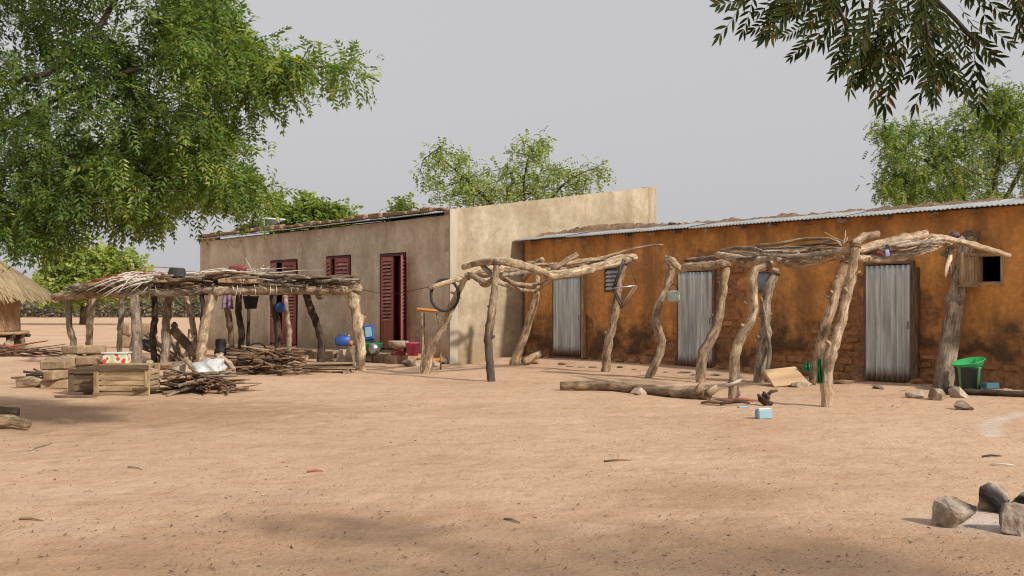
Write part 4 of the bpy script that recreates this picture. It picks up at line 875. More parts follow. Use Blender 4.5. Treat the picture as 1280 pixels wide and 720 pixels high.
ball('calabash', Pp(400, 369, 20.9), .10, MWG, 'small grey gourd hanging beneath the shelter rail', 'gourd')
ball('clay_pot', Pp(218, 407, 24.6), .085, MWD, 'small dark gourd perched on the stacked branches in the shelter', 'gourd')
for k, (px, r, hh) in enumerate([(276, .16, .50), (290, .20, .28), (308, .16, .22)]):
    p = V3((px - 640) / F * 23.9, 23.9, 0); p[2] = gz(p[0], p[1]) - .01
    lab = ['tall sooty stacked cooking pots inside the shelter', 'wide sooty cooking pot among the shelter posts', 'small sooty cooking pot beside the thin dark post'][k]
    prof = [(0, 0), (r * .6, 0), (r, hh * .3), (r * .9, hh * .5), (r * .7, hh * .56), (r * .85, hh * .75), (r * .78, hh * .95), (r * .5, hh), (0, hh)]
    o = mk('cooking_pot', *lathe(p, prof, 16)[:2], MDRK); tag(o, lab, 'cooking pot')
a = Acc(); a.add(*tube([V3((321 - 640) / F * 23.6 + .22 * math.cos(t), 23.6 + .05 * math.sin(t), .20 + .20 * math.sin(t)) for t in np.linspace(-1.0, 3.3, 14)], .02, 6, .05)); o = a.mk('rubber_hoop', MRUB); tag(o, 'black rubber hoop leaning beside the sooty pots', 'hoop')
# pile of split branches standing in the shelter
for k in range(22):
    b = V3((rb.uniform(215, 250) - 640) / F * 23.2, rb.uniform(22.6, 23.6), 0); q = b + V3(rb.uniform(-.75, .3), rb.uniform(-.1, .4), rb.uniform(.25, .85))
    b[2] = gz(b[0], b[1]) - .01
    o = limb('leaning_branch', [b, (b + q) / 2 + V3(0, 0, .04), q], rb.uniform(.018, .034), rb.choice([MST, MW, MWP]), None, sides=5, rough=.2); tag(o, 'split branch leaning in the stack under the shelter roof', 'branch', 'branches stacked under the shelter')
V, Fc, T = boxg(Pp(231, 428, 22.6), (.95, .05, .22), -.3, .01, 3, (0, .75), bev=.008); o = mk('leaning_board', V, Fc, MPLD, tc=T, smooth=False); tag(o, 'reddish brown board leaning in the shelter before the branches', 'board')

# ================================================================ stacked mud bricks, crates, firewood
bs5 = [mk('mud_block', *boxg((0, 0, 0), (.40, .20, .15), 0, .014, s + 20, bev=.02)[:2], MBRK, origin=V3(0, 0, 0), smooth=False) for s in range(4)]
bk = []
for row in range(4):
    for (px, dd) in ((84, 16.6), (108, 16.3), (134, 16.6), (158, 16.9), (92, 17.3), (120, 17.4)):
        if row >= 2 and px in (134, 158): continue
        if row == 3 and px in (84, 108): continue
        if row == 2 and rb.random() < .3: continue
        bk.append((px + rb.uniform(-3, 3), dd + rb.uniform(-.06, .06), row))
for (px, dd) in ((70, 15.3), (76, 15.6)): bk += [(px, dd, 0), (px + 2, dd, 1), (px - 1, dd + .1, 2)]
for (px, dd) in ((86, 19.4), (100, 20.0), (120, 19.6), (133, 19.9), (145, 19.4), (112, 18.6), (136, 18.4), (152, 18.2)): bk.append((px, dd, 0))
for (px, dd) in ((90, 19.5), (124, 19.6), (140, 19.5)): bk.append((px, dd, 1))
for (px, dd, r_) in [(158, 30.5, 0), (178, 30.3, 0), (188, 30.6, 0), (181, 30.4, 1), (187, 30.5, 1), (158, 30.5, 1)]: bk.append((px, dd, r_ + 10))
for k, (px, dd, row) in enumerate(bk):
    far = row >= 10; row %= 10
    x = (px - 640) / F * dd; w = V3(x, dd, gz(x, dd) + .075 + row * .148 - .01); sc = (rb.uniform(.85, 1.1), rb.uniform(.9, 1.1), 1)
    if far: sc = (1.05, 1.1, 2.6); w[2] = .19 + row * .37
    rot = (rb.uniform(-.03, .03), rb.uniform(-.04, .04), rb.uniform(-.35, .35) + (1.57 if k % 5 == 4 else 0))
    if k < 4: b = bs5[k]; place(b, w); b.rotation_euler = rot; b.scale = sc
    else: b = inst(rb.choice(bs5), 'mud_block', w, rot, sc)
    if far: tag(b, 'weathered mud block standing in the open field beyond the shelter', 'mud block', 'mud blocks in the field')
    elif dd > 18: tag(b, 'dusty mud brick laid out near the shelter posts behind the crate', 'mud brick', 'mud bricks near the shelter')
    else: tag(b, 'dusty mud brick in the heap stacked behind the wooden crates', 'mud brick', 'mud bricks heaped behind the crates')
def crate(label, c, w, dp, h, rz, mat, nsl, tilt=0.0, open_front=False):
    e = thing('wooden_crate', label, 'crate', c); cs, sn = math.cos(rz), math.sin(rz)
    def B(x, y, z, sx, sy, sz, nm, s=0, m=mat):
        ct = math.cos(tilt); st_ = math.sin(tilt); y2 = y * ct - z * st_; z2 = y * st_ + z * ct
        V, Fc, T = boxg(V3(c[0] + x * cs - y2 * sn, c[1] + x * sn + y2 * cs, c[2] + z2), (sx, sy, sz), rz, .004, s, (tilt, 0), bev=.005); mk(nm, V, Fc, m, e, tc=T, smooth=False)
    for sx_ in (-1, 1):
        for sy_ in (-1, 1): B(sx_ * (w / 2 - .035), sy_ * (dp / 2 - .02), h / 2, .07, .035, h, 'post', 1)
    B(0, -dp / 2 - .012, h - .035, w, .03, .07, 'rail', 2, MPLD); B(0, dp / 2 + .012, h - .035, w, .03, .07, 'rail', 2)
    B(0, -dp / 2 - .012, .02, w, .03, .04, 'rail', 2)
    st_ = (h - .12) / nsl
    for k in range(nsl):
        if not open_front: B(0, -dp / 2 + .024, .05 + st_ * (k + .5), w - .10, .02, st_ - .016, 'slat', 10 + k)
        B(0, dp / 2 - .024, .05 + st_ * (k + .5), w - .10, .02, st_ - .016, 'slat', 20 + k)
        for sx_ in (-1, 1): B(sx_ * (w / 2 - .012), 0, .05 + st_ * (k + .5), .02, dp - .09, st_ - .016, 'slat', 30 + k)
    B(0, 0, .03, w - .09, dp - .09, .02, 'base', 5); return e
c = on(152, 494); c[1] += .2
crate('pale slatted wooden crate lying in front of the brick heap', c, .80, .40, .43, -.03, MPLK, 4)
c = on(101, 494); c[1] += .25; crate('dark broken wooden crate beside the pale slatted crate', c, .42, .40, .38, .05, MPLD, 3)
V, Fc, T = boxg(on(95, 497) + V3(0, 0, .02), (.55, .12, .035), .05, .01, 2, bev=.006); o = mk('loose_board', V, Fc, MPLD, tc=T, smooth=False); tag(o, 'dark board lying flat before the dark broken crate', 'board')
# painted oilcloth box on the bricks
mfl, nt, n_, l_, bs_ = newmat('floral_oilcloth'); tcv = attr(nt, 'tc').outputs['Vector']
vo = n_.new('ShaderNodeTexVoronoi'); vo.inputs['Scale'].default_value = 11; l_.new(tcv, vo.inputs['Vector'])
colf = ramp(nt, vo.outputs['Distance'], [(0.0, (0.60, .05, .04)), (.36, (.55, .07, .05)), (.42, (.70, .68, .58)), (.8, (.45, .52, .20))]); l_.new(colf, bs_.inputs['Base Color']); bs_.inputs['Roughness'].default_value = .5
fb = V3((146 - 640) / F * 16.2, 16.2, .0); V, Fc, T = boxg(V3(fb[0], fb[1], .415), (.40, .22, .17), .05, .01, 3, bev=.015); o = mk('floral_box', V, Fc, mfl, smooth=False); tag(o, 'box wrapped in red and white floral oilcloth on the mud bricks', 'box')
V, Fc, T = boxg(V3(fb[0], fb[1], .508), (.42, .24, .02), .05, .006, 4, bev=.006); lid = mk('lid', V, Fc, MWHT, o, tc=T, smooth=False)
# rubble beside the crates
for k, (px, py, s) in enumerate([(190, 468, .20), (206, 463, .19), (222, 462, .22), (232, 470, .24), (195, 480, .17), (212, 474, .20), (243, 474, .15), (202, 452, .16), (228, 452, .14), (186, 458, .16), (218, 480, .14)]):
    p = on(px, py); p[2] -= .02; V, Fc = rockg(p, (s, s * .8, s * .72), 300 + k, 8, 2, rb.random() * 3)
    o = mk('rubble_stone', V, Fc, [MSTP, MBRK, MSTO][k % 3], smooth=False); tag(o, ['pale angular stone in the rubble heap between crate and white sack', 'tan mud lump in the rubble heap between crate and white sack', 'brown stone in the rubble heap between crate and white sack'][k % 3], 'stone', 'rubble between crate and sack')
# crumpled white sack with wood across it
c = on(258, 474); V, Fc = [], []
bm = bmesh.new(); bmesh.ops.create_icosphere(bm, subdivisions=4, radius=1)
for v in bm.verts:
    p = v.co; k = 1 + .35 * mnoise.noise(p * 1.7) + .30 * abs(mnoise.noise(p * 3.6)) - .1; V.append((c[0] + p.x * .30 * k, c[1] + .25 + p.y * .3 * k, c[2] + max(-.02, p.z * .22 * k + .13)))
Fc = [tuple(w.index for w in f.verts) for f in bm.faces]; bm.free()
o = mk('crumpled_sack', V, Fc, MSAC); tag(o, 'crumpled white plastic sack heaped below the shelter rail', 'sack')
for k, (pts, r) in enumerate([([(232, 449, 18.0), (243, 462, 17.6), (248, 473, 17.3)], .06), ([(262, 476, 17.2), (270, 455, 17.6), (277, 443, 17.9)], .06), ([(270, 444, 17.9), (284, 452, 17.8), (292, 462, 17.6)], .05)]):
    o = limb('split_log', [Pp(*p) for p in pts], [r, r * 1.1, r], MWP, None, sides=7, rough=.12); tag(o, ['pale split log sloping down the left flank of the white sack', 'pale split log propped up across the middle of the white sack', 'pale split log resting between white sack and firewood'][k], 'log')
cloth('blue_sheet', Pp(250, 454, 17.45), .22, .30, MLBL, 'light blue plastic scrap hanging out of the white sack', 'plastic scrap', 6)
def woodpile(n, cx, cy, wx, wy, hh, label, group, mats, rmin=.009, rmax=.024, lmin=.5, lmax=1.1, ang0=0.0, angs=.8):
    pr = []
    for s in range(7):
        L_ = 1.0; a = Acc(); a.add(*tube([V3(-.5, 0, 0), V3(-.2, rb.uniform(-.05, .05), rb.uniform(-.03, .03)), V3(.15, rb.uniform(-.06, .06), rb.uniform(-.03, .03)), V3(.5, 0, 0)], [.03, .032, .028, .016], 6, .14, .25, 2, s + int(cx * 10)))
        pr.append(a)
    pr = [a.mk('firewood_branch', mats[i % len(mats)], None, origin=V3(0, 0, 0)) for i, a in enumerate(pr)]
    for k in range(n):
        t = k / n; zl = t * hh; sh_ = 1 - .55 * t; x = cx + rb.gauss(0, .34) * wx * sh_; y = cy + rb.gauss(0, .34) * wy * sh_
        rr = rb.uniform(rmin, rmax) / .03; w = V3(x, y, gz(x, y) + .025 + zl * max(.15, 1 - ((x - cx) / (wx * 1.1)) ** 2))
        rot = (rb.uniform(-.3, .3), rb.uniform(-.22, .22), ang0 + rb.gauss(0, angs)); sc = (rb.uniform(lmin, lmax), rr, rr)
        if k < 7: o = pr[k]; place(o, w); o.rotation_euler = rot; o.scale = sc
        else: o = inst(rb.choice(pr), 'firewood_branch', w, rot, sc)
        tag(o, label, 'branch', group)
c = on(240, 493); woodpile(75, c[0], c[1] + .25, .85, .45, .26, 'brown branch in the low firewood heap beside the pale crate', 'branches in the firewood heap by the crate', [MST, MST, MWG, MST, MW])
c = on(330, 470); woodpile(120, c[0], c[1] + .55, 1.05, .6, .42, 'thin brown branch in the taller firewood heap under the shelter rail', 'branches in the firewood heap under the shelter', [MST, MST, MW, MST, MWD])
c = on(28, 446); woodpile(26, c[0] - .2, c[1], 1.8, .5, .22, 'long stalk in the bundle lying before the granary', 'stalks bundled before the granary', [MST, MRED, MWD], lmin=1.2, lmax=2.2, angs=.12)
c = on(45, 480); woodpile(12, c[0], c[1] + .2, .45, .3, .16, 'twisted thin branch in the small pile beside the cut log', 'twisted branches by the cut log', [MST, MWD], lmin=.4, lmax=.9)
c = on(24, 485); o = limb('cut_log', [V3(c[0] - .05, c[1], .07), V3(c[0] + .2, c[1] + .1, .08), V3(c[0] + .45, c[1] + .2, .07)], [.09, .085, .07], MW, None, sides=9); tag(o, 'short thick cut log with dark end lying left of the brick heap', 'log')
c = on(10, 538); o = limb('fallen_log', [V3(c[0] - 1.3, c[1] - .1, .13), V3(c[0] - .4, c[1], .10), V3(c[0] + .05, c[1] + .05, .08), V3(c[0] + .22, c[1] - .02, .05)], [.15, .13, .10, .05], MW, None, sides=11, rough=.25, knots=5); tag(o, 'thick forked tree trunk lying under the leafy tree', 'log')
o = limb('fallen_log', [V3(c[0] - 1.3, c[1] + .3, .12), V3(c[0] - .5, c[1] + .32, .15), V3(c[0] - .05, c[1] + .3, .13)], [.10, .09, .05], MWD, None, sides=9, rough=.25, knots=3); tag(o, 'darker branch stump lying behind the thick fallen trunk', 'log')
# stack of planks at the shelter's corner and stones behind
for k in range(6):
    p = on(405, 466); V, Fc, T = boxg(V3(p[0] + rb.uniform(-.1, .1), p[1] + rb.uniform(0, .35), .06 + k * .024), (1.15, .16, .022), rb.uniform(-.12, .2), .006, k + 2, bev=.004)
    o = mk('loose_plank', V, Fc, MPLK if k % 2 else MPLD, tc=T, smooth=False); tag(o, 'thin plank in the stack lying at the knobbly shelter post', 'plank', 'planks stacked by the shelter post')
p = on(405, 466)
for sx in (-.45, .42):
    V, Fc, T = boxg(V3(p[0] + sx, p[1] + .15, .02), (.12, .5, .09), .05, .012, 3, bev=.01); o = mk('support_block', V, Fc, MWG, tc=T, smooth=False); tag(o, 'wooden block carrying the plank stack by the shelter post', 'block', 'blocks under the planks')
for k, (px, py, s, mt) in enumerate([(413, 447, .22, MSTP), (428, 452, .2, MBRK), (437, 449, .2, MSTP), (421, 455, .18, MSTO), (432, 457, .2, MBRK), (408, 456, .18, MSTO), (380, 449, .13, MSTO)]):
    p = on(px, py + 2); V, Fc = rockg(p - V3(0, 0, .02), (s, s * .8, s * .8), 350 + k, 7, 2, k); o = mk('hearth_stone', V, Fc, mt, smooth=False); tag(o, 'earthy stone in the low heap behind the knobbly shelter post', 'stone', 'stones behind the shelter post')
o = limb('short_log', [on(408, 460) + V3(0, .1, .06), on(418, 460) + V3(.0, .1, .07), on(434, 460) + V3(0, .1, .06)], .06, MWP, None, sides=8); tag(o, 'short pale log lying between plank stack and stones', 'log')

# ================================================================ household things by the cement house
def jerry(label, c, w, dp, h, rz, mat):
    e = thing('jerrycan', label, 'jerrycan', c)
    V, Fc, T = boxg(V3(c[0], c[1], c[2] + h / 2), (w, dp, h), rz, .006, 3, bev=.03); mk('body', V, Fc, mat, e, smooth=True)
    a = Acc(); a.add(*tube([V3(c[0] - w * .25, c[1], c[2] + h - .01), V3(c[0] - w * .2, c[1], c[2] + h + .05), V3(c[0] + w * .15, c[1], c[2] + h + .05), V3(c[0] + w * .2, c[1], c[2] + h - .01)], .014, 6, .05)); a.mk('handle', mat, e)
    mk('cap', *lathe(V3(c[0] + w * .36, c[1], c[2] + h - .005), [(0, 0), (.03, 0), (.03, .04), (0, .04)], 10)[:2], MORG, e); return e
jc = Pp(429, 432, 20.6); jerry('blue jerrycan lying on the stones behind the knobbly shelter post', jc, .32, .2, .19, .1, MBLU)
V, Fc = rockg(V3(jc[0], jc[1], 0), (.20, .16, jc[2] / 1.7), 17, 6, 2, .4); o = mk('hearth_stone', V, Fc, MSTP, smooth=False); tag(o, 'broad pale stone carrying the blue jerrycan', 'stone')
o = mk('orange_cup', *lathe(Pp(438.5, 432, 20.3), [(0, 0), (.035, 0), (.05, .10), (.042, .10), (.03, .01), (0, .01)], 14)[:2], MORG); tag(o, 'small orange plastic cup against the blue jerrycan', 'cup')
V, Fc = rockg(V3(Pp(438.5, 432, 20.3)[0], 20.3, 0), (.12, .12, Pp(438.5, 432, 20.3)[2] / 1.3), 19, 6, 2); o = mk('hearth_stone', V, Fc, MSTO, smooth=False); tag(o, 'narrow brown stone under the orange cup', 'stone')
o = mk('tin_cup', *lathe(on(380, 446), [(0, 0), (.07, 0), (.085, .17), (.075, .17), (.06, .02), (0, .02)], 14)[:2], MLBL, smooth=True); tag(o, 'pale blue cup on the ground beside the dark shelter post', 'cup')
pz = .20
def onpl(px, d): return V3((px - 640) / F * d, d, pz)
gb = onpl(463, 22.6)
o = mk('green_basin', *lathe(gb, [(0, 0), (.20, 0), (.29, .22), (.30, .24), (.27, .235), (.19, .02), (0, .02)], 20)[:2], MGRN); tag(o, 'green plastic basin on the plinth beside the maroon door', 'basin')
o = mk('steel_bowl', *lathe(onpl(467.5, 22.25) + V3(0, 0, .13), [(0, -.13), (.08, -.12), (.125, -.04), (.13, .02), (.10, .08), (.05, .12), (0, .13)], 18)[:2], MALU); tag(o, 'shiny round metal pot leaning against the green basin', 'pot')
jb = onpl(461, 22.9); V, Fc, T = boxg(V3(jb[0], jb[1], pz + .47), (.24, .06, .34), -.1, .004, 3, (-.12, -.12), bev=.02); o = mk('washboard', V, Fc, MBLU, tc=T, smooth=False); tag(o, 'blue framed panel with pale centre standing behind the green basin', 'panel')
V, Fc, T = boxg(V3(jb[0] - .004, jb[1] - .038, pz + .48), (.15, .02, .23), -.1, .003, 3, (-.12, -.12), bev=.006); mk('inner_panel', V, Fc, MLBL, o, tc=T, smooth=False)
V, Fc, T = boxg(V3(jb[0], jb[1] + .02, pz + .155), (.26, .1, .31), -.1, .004, 4, bev=.02); o2 = mk('support_box', V, Fc, MNAV, tc=T, smooth=False); tag(o2, 'dark box carrying the blue framed panel on the plinth', 'box')
# mortar by the door
mo = thing('stone_mortar', 'squat stone mortar with wide bowl standing by the maroon door', 'mortar', onpl(498, 21.9))
mk('foot', *lathe(onpl(498, 21.9), [(0, 0), (.17, 0), (.15, .06), (.07, .10), (.07, .13), (0, .13)], 16)[:2], MRDC, mo); mk('bowl', *lathe(onpl(498, 21.9) + V3(0, 0, .12), [(0, 0), (.09, 0), (.20, .08), (.23, .17), (.22, .19), (.18, .17), (.08, .06), (0, .05)], 18)[:2], MSTP, mo)
V, Fc = rockg(on(495, 449) * V3(1, 1, 0) + V3(0, .2, .12), (.22, .16, .10), 77, 7, 2); o = mk('flat_stone', V, Fc, MSTO, smooth=False); tag(o, 'flat stone step under the plinth edge by the maroon door', 'stone')
bucket('pink_bucket', onpl(516, 21.55), .16, .27, MPNK, 'pink plastic bucket on the plinth corner by the maroon door', 'bucket')
# stick stand with an orange top
ss = thing('stick_stand', 'rickety stick stand carrying an orange plastic tray by the forked post', 'stand', on(535, 462))
for k, (a_, b_) in enumerate([((526, 461, 19.6), (527, 390, 19.6)), ((551, 458, 19.9), (546, 392, 19.7)), ((527, 450, 20.2), (530, 391, 19.9))]):
    p, q = Pp(*a_), Pp(*b_); p[2] = gz(p[0], p[1]) - .03; limb('leg', [p, (p + q) / 2 + V3(.03, 0, 0), q], .022, MWP, ss, sides=6)
for (x0, y0, z0, w) in ((533, 390, 19.7, .50),):
    c = Pp(x0, y0, z0); V, Fc, T = boxg(c + V3(.03, 0, .03), (w, .30, .07), .1, .02, 5, (0, .06), bev=.03); mk('tray', V, Fc, MORG, ss, tc=T)
o = mk('orange_basin', *lathe(on(536, 455) + V3(0, .1, 0), [(0, 0), (.20, 0), (.27, .12), (.26, .13), (.18, .02), (0, .02)], 18)[:2], MORG); tag(o, 'shallow orange basin on the ground under the stick stand', 'basin')
for k, (px, py, s) in enumerate([(543, 459, .15), (553, 455, .18), (556, 452, .16), (510, 458, .15), (523, 457, .14), (560, 455, .12), (536, 462, .12)]):
    p = on(px, py); V, Fc = rockg(p - V3(0, 0, .02), (s, s * .85, s * .8), 370 + k, 7, 2, k); o = mk('corner_stone', V, Fc, [MSTP, MSTO][k % 2], smooth=False); tag(o, ['pale stone', 'brown stone'][k % 2] + ' at the foot of the cement house corner by the stick stand', 'stone', 'stones at the cement house corner')
# wire
o = limb('wire', [Pp(450, 362, 19.8), Pp(490, 367, 19.3), Pp(540, 358, 18.65)], .007, MDRK, None, sides=4, rough=0, knots=0); tag(o, 'thin dark wire strung from the shelter post to the small pergola', 'wire')
# tyre hung over the limb
P = [Pp(556, 369, 18.35) + V3(math.cos(t) * .255, .05 * math.sin(t), math.sin(t) * .29) for t in np.linspace(0, 2 * math.pi, 41)]
a = Acc(); a.add(*tube(P, .027, 10, .5, smooth_path=False)); o = a.mk('old_tyre', MRUB); tag(o, 'black bicycle tyre hung over the end of a pergola limb', 'tyre')
# bicycle frame hung on the post
bf = thing('stripped_bicycle', 'dark stripped bicycle frame hanging from a pergola post before the mud house', 'bicycle', Pp(777, 386, 18.9))
for k, (a_, b_, r, mt) in enumerate([((779, 324), (766, 360), .016, MNAV), ((781.5, 325), (768, 361), .012, MRUB), ((766, 360), (796, 357), .013, MALU), ((796, 358), (777, 386), .012, MSTO), ((793, 358), (774.5, 385), .012, MSTO), ((766, 361), (777, 386), .014, MRUB), ((768, 360), (779, 384), .011, MRUB), ((786, 326), (796, 357), .009, MWD)]):
    dd = 18.85 if k % 2 else 18.8
    a = Acc(); a.add(*tube([Pp(*a_, dd), Pp(*b_, dd)], r, 7, .3)); a.mk('frame_tube', mt, bf)
# enamel can hanging on the forked post
cn = thing('enamel_can', 'white and green enamel can hanging from the crooked forked post', 'can', Pp(842, 377, 17.3))
mk('body', *lathe(Pp(842, 377.5, 17.3), [(0, 0), (.10, 0), (.105, .04), (.105, .15), (.09, .165), (0, .165)], 16)[:2], plastic('pale_green_enamel', (.45, .55, .45)), cn); mk('lid', *lathe(Pp(842, 377.5, 17.3) + V3(0, 0, .165), [(0, 0), (.095, 0), (.08, .03), (.02, .04), (0, .045)], 14)[:2], MWHT, cn)
a = Acc(); a.add(*tube([Pp(842, 377.5, 17.3) + V3(math.cos(t) * .08, 0, .15 + math.sin(t) * .16) for t in np.linspace(0, math.pi, 9)], .006, 5, .04)); a.mk('handle', MDRK, cn)
# cloths on the long pergola
V, Fc = rockg(Pp(1100, 320, 12.95), (.075, .05, .06), 5, 4, 3); o = mk('rag', V, Fc, MRDC); tag(o, 'small red rag knotted onto the pergola rails above the zinc door', 'rag')
V, Fc = rockg(Pp(1107, 321, 12.95), (.06, .05, .07), 8, 4, 3); o = mk('rag', V, Fc, MBLC); tag(o, 'small blue and white rag beside the red rag on the pergola', 'rag')
V, Fc = rockg(Pp(1191, 303, 14.8), (.21, .16, .12), 9, 6, 3); o = mk('bundle', V, Fc, MPUR); tag(o, 'plum coloured cloth bundle lying on the pergola beside the thick post', 'cloth')
# green straps on two posts
cloth('green_strap', Pp(1009, 453, 15.75), .13, .14, MGRN, 'short green plastic rag tied on the rear crooked post', 'rag', 1, th=.03)
cloth('green_strap', Pp(1024, 449, 12.42), .05, .30, MGRN, 'long green plastic strip hanging on the slender front post', 'rag', 4, th=.03)
p = Pp(918, 477, 13.5); a = Acc(); a.add(*tube([V3(p[0] + math.cos(t) * .105, p[1] + math.sin(t) * .105, p[2] + .05 * math.cos(t)) for t in np.linspace(0, 6.0, 20)], .022, 6, .1)); o = a.mk('tied_band', MPAL); tag(o, 'pale cloth band tied around the foot of a crooked pergola post', 'band')
# long log on the ground
L_ = [on(700, 488), on(745, 488), on(790, 491), on(845, 497), on(885, 500)]; L_ = [p + V3(0, .0, .07) for p in L_]
lg = thing('fallen_log', 'long pale crooked log lying on the sand before the pergolas', 'log', L_[2] * V3(1, 1, 0))
limb('trunk', L_, [.075, .088, .075, .092, .098], MW, lg, sides=12, rough=.14, knots=4); limb('stub', [L_[-1] + V3(-.15, 0, .04), L_[-1] + V3(-.08, 0, .15)], [.06, .045], MW, lg, sides=8); limb('stub', [L_[-1] + V3(-.02, 0, .02), L_[-1] + V3(.13, .02, .10)], [.075, .06], MW, lg, sides=8)
V, Fc = rockg(on(798, 494) - V3(0, 0, .02), (.12, .09, .10), 5, 7, 1); o = mk('wedge_stone', V, Fc, MSTP, smooth=False); tag(o, 'pale stone wedged under the long log', 'stone')
o = limb('short_log', [on(655, 457) + V3(0, 0, .09), on(676, 449) + V3(0, 0, .10)], [.10, .09], MW, None, sides=9, rough=.12); tag(o, 'short cut log lying by the leaning post near the zinc door', 'log')
# roots, box and scraps
for k in range(6):
    a_ = on(876 + k * 6, 506 + rb.uniform(-2, 2)); b_ = on(905 + k * 8, 505 + rb.uniform(-3, 3)); m_ = (a_ + b_) / 2 + V3(0, 0, .05)
    o = limb('root_stick', [a_ + V3(0, 0, .025), m_, b_ + V3(0, 0, .03)], [.02, .028, .018], [MST, MWD, MRED][k % 3], None, sides=6, rough=.25); tag(o, 'reddish brown root stick lying in the small tangle behind the blue box', 'stick', 'root sticks behind the blue box')
rt = thing('gnarled_root', 'dark twisted gnarled root standing behind the light blue box', 'root', on(958, 507))
c = on(958, 507)
for k in range(7):
    q = c + V3(rb.uniform(-.13, .13), rb.uniform(-.08, .08), rb.uniform(.05, .24)); limb('root_arm', [c + V3(rb.uniform(-.08, .08), 0, .02), (c + q) / 2 + V3(rb.uniform(-.05, .05), 0, .03), q], [.035, .03, .015], MWD, rt, sides=6, rough=.3)
limb('root_arm', [c + V3(0, 0, .12), c + V3(.06, 0, .18), c + V3(.14, 0, .19)], [.03, .028, .02], MWD, rt, sides=6, rough=.3)
c = on(956, 524); bx = thing('small_box', 'small light blue plastic box on the sand below the gnarled root', 'box', c)
V, Fc, T = boxg(c + V3(0, .06, .05), (.165, .115, .105), .18, .004, 2, bev=.012); mk('body', V, Fc, MLBL, bx, tc=T, smooth=False); V, Fc, T = boxg(c + V3(0, .06, .110), (.15, .10, .014), .18, .002, 2, bev=.005); mk('lid', V, Fc, MWHT, bx, tc=T, smooth=False)
V, Fc, T = boxg(on(929, 510) + V3(0, 0, .01), (.13, .07, .02), .1, .006, 2, bev=.006); o = mk('plastic_scrap', V, Fc, MLBL, smooth=False); tag(o, 'flat pale blue plastic scrap beside the root tangle', 'plastic scrap')
# leaning flagstones by the wall
c = on(984, 483); V, Fc, T = boxg(c + V3(0, .15, .13), (.55, .50, .05), .15, .03, 6, (.45, -.12), bev=.012); o = mk('flat_slab', V, Fc, MTAN, tc=T, smooth=False); tag(o, 'tan flat slab propped at a slant between two pergola posts', 'slab')
for k, (px, py, s, mt) in enumerate([(1000, 484, .17, MSTO), (1008, 482, .15, MSTP), (975, 482, .13, MSTO), (1055, 480, .2, MSTP), (1040, 475, .15, MSTO), (1098, 486, .13, MSTO), (1128, 489, .08, MSTO)]):
    p = on(px, py); V, Fc = rockg(p - V3(0, 0, .03), (s, s * .8, s * .5), 390 + k, 7, 2, k); o = mk('ground_stone', V, Fc, mt, smooth=False); tag(o, 'low stone on the sand between pergola posts and mud house', 'stone', 'stones under the long pergola')
# bucket group by the thick post
bm_, nt, n_, l_, bs_ = newmat('striped_plastic'); tcv = attr(nt, 'tc').outputs['Vector']; sx_ = n_.new('ShaderNodeSeparateXYZ'); l_.new(tcv, sx_.inputs[0])
an = mathn(nt, 'ARCTAN2', sx_.outputs[1], sx_.outputs[0]); wv = mathn(nt, 'SINE', mathn(nt, 'MULTIPLY', an, 4.0)); l_.new(mixc(nt, mathn(nt, 'MULTIPLY', mathn(nt, 'SUBTRACT', wv, .78), 6, True), (.010, .035, .035), (.12, .30, .12)), bs_.inputs['Base Color']); bs_.inputs['Roughness'].default_value = .4
c = on(1211, 489); e = thing('striped_bucket', 'dark bucket with light green stripes standing by the thick pergola post', 'bucket', c)
V, Fc, T = lathe(c, [(0, 0), (.165, 0), (.20, .34), (.215, .35), (.21, .365), (.19, .34), (.15, .02), (0, .02)], 28); mk('body', V, Fc, bm_, e, tc=T)
o = mk('green_basin', *lathe(c + V3(.02, 0, .315), [(0, 0), (.17, 0), (.225, .12), (.245, .135), (.235, .14), (.16, .02), (0, .02)], 28, 1, (.06, -.24))[:2], plastic('bright_green_plastic', (.05, .46, .14))); tag(o, 'bright green basin tilted on top of the striped bucket', 'basin')
V, Fc, T = boxg(on(1242, 491) + V3(0, .1, .09), (.22, .13, .09), .2, .006, 3, bev=.012); o = mk('blue_tub', V, Fc, plastic('teal_plastic', (.05, .17, .22)), tc=T, smooth=False); tag(o, 'small dull blue plastic tub on the timber at the foot of the wall', 'tub')
o = limb('kerb_timber', [on(1200, 494) + V3(0, 0, .04), on(1240, 495) + V3(0, 0, .045), on(1300, 498) + V3(0, 0, .04)], [.05, .06, .05], MWD, None, sides=8, rough=.2); tag(o, 'dark rough timber lying along the foot of the mud wall', 'timber')
for k, (px, py, s, mt, lab) in enumerate([(1145, 497, .14, MSTP, 'rounded pale stone left of the stone heap at the thick post'), (1170, 500, .17, MSTO, 'slanted grey split stone before the thick post'), (1187, 494, .14, MRUB, 'black rag like lump between stones at the thick post'), (1198, 497, .17, MSTP, 'broad pale block before the striped bucket'), (1206, 512, .13, MSTO, 'brown jagged stone lying alone on the sand before the stone heap'), (1118, 508, .045, MSTO, 'tiny dark stone on the sand before the zinc door')]):
    p = on(px, py); V, Fc = rockg(p - V3(0, 0, .02), (s, s * .75, s * .75), 420 + k, 8, 2, k * .7); o = mk('loose_stone', V, Fc, mt, smooth=False); tag(o, lab, 'stone')
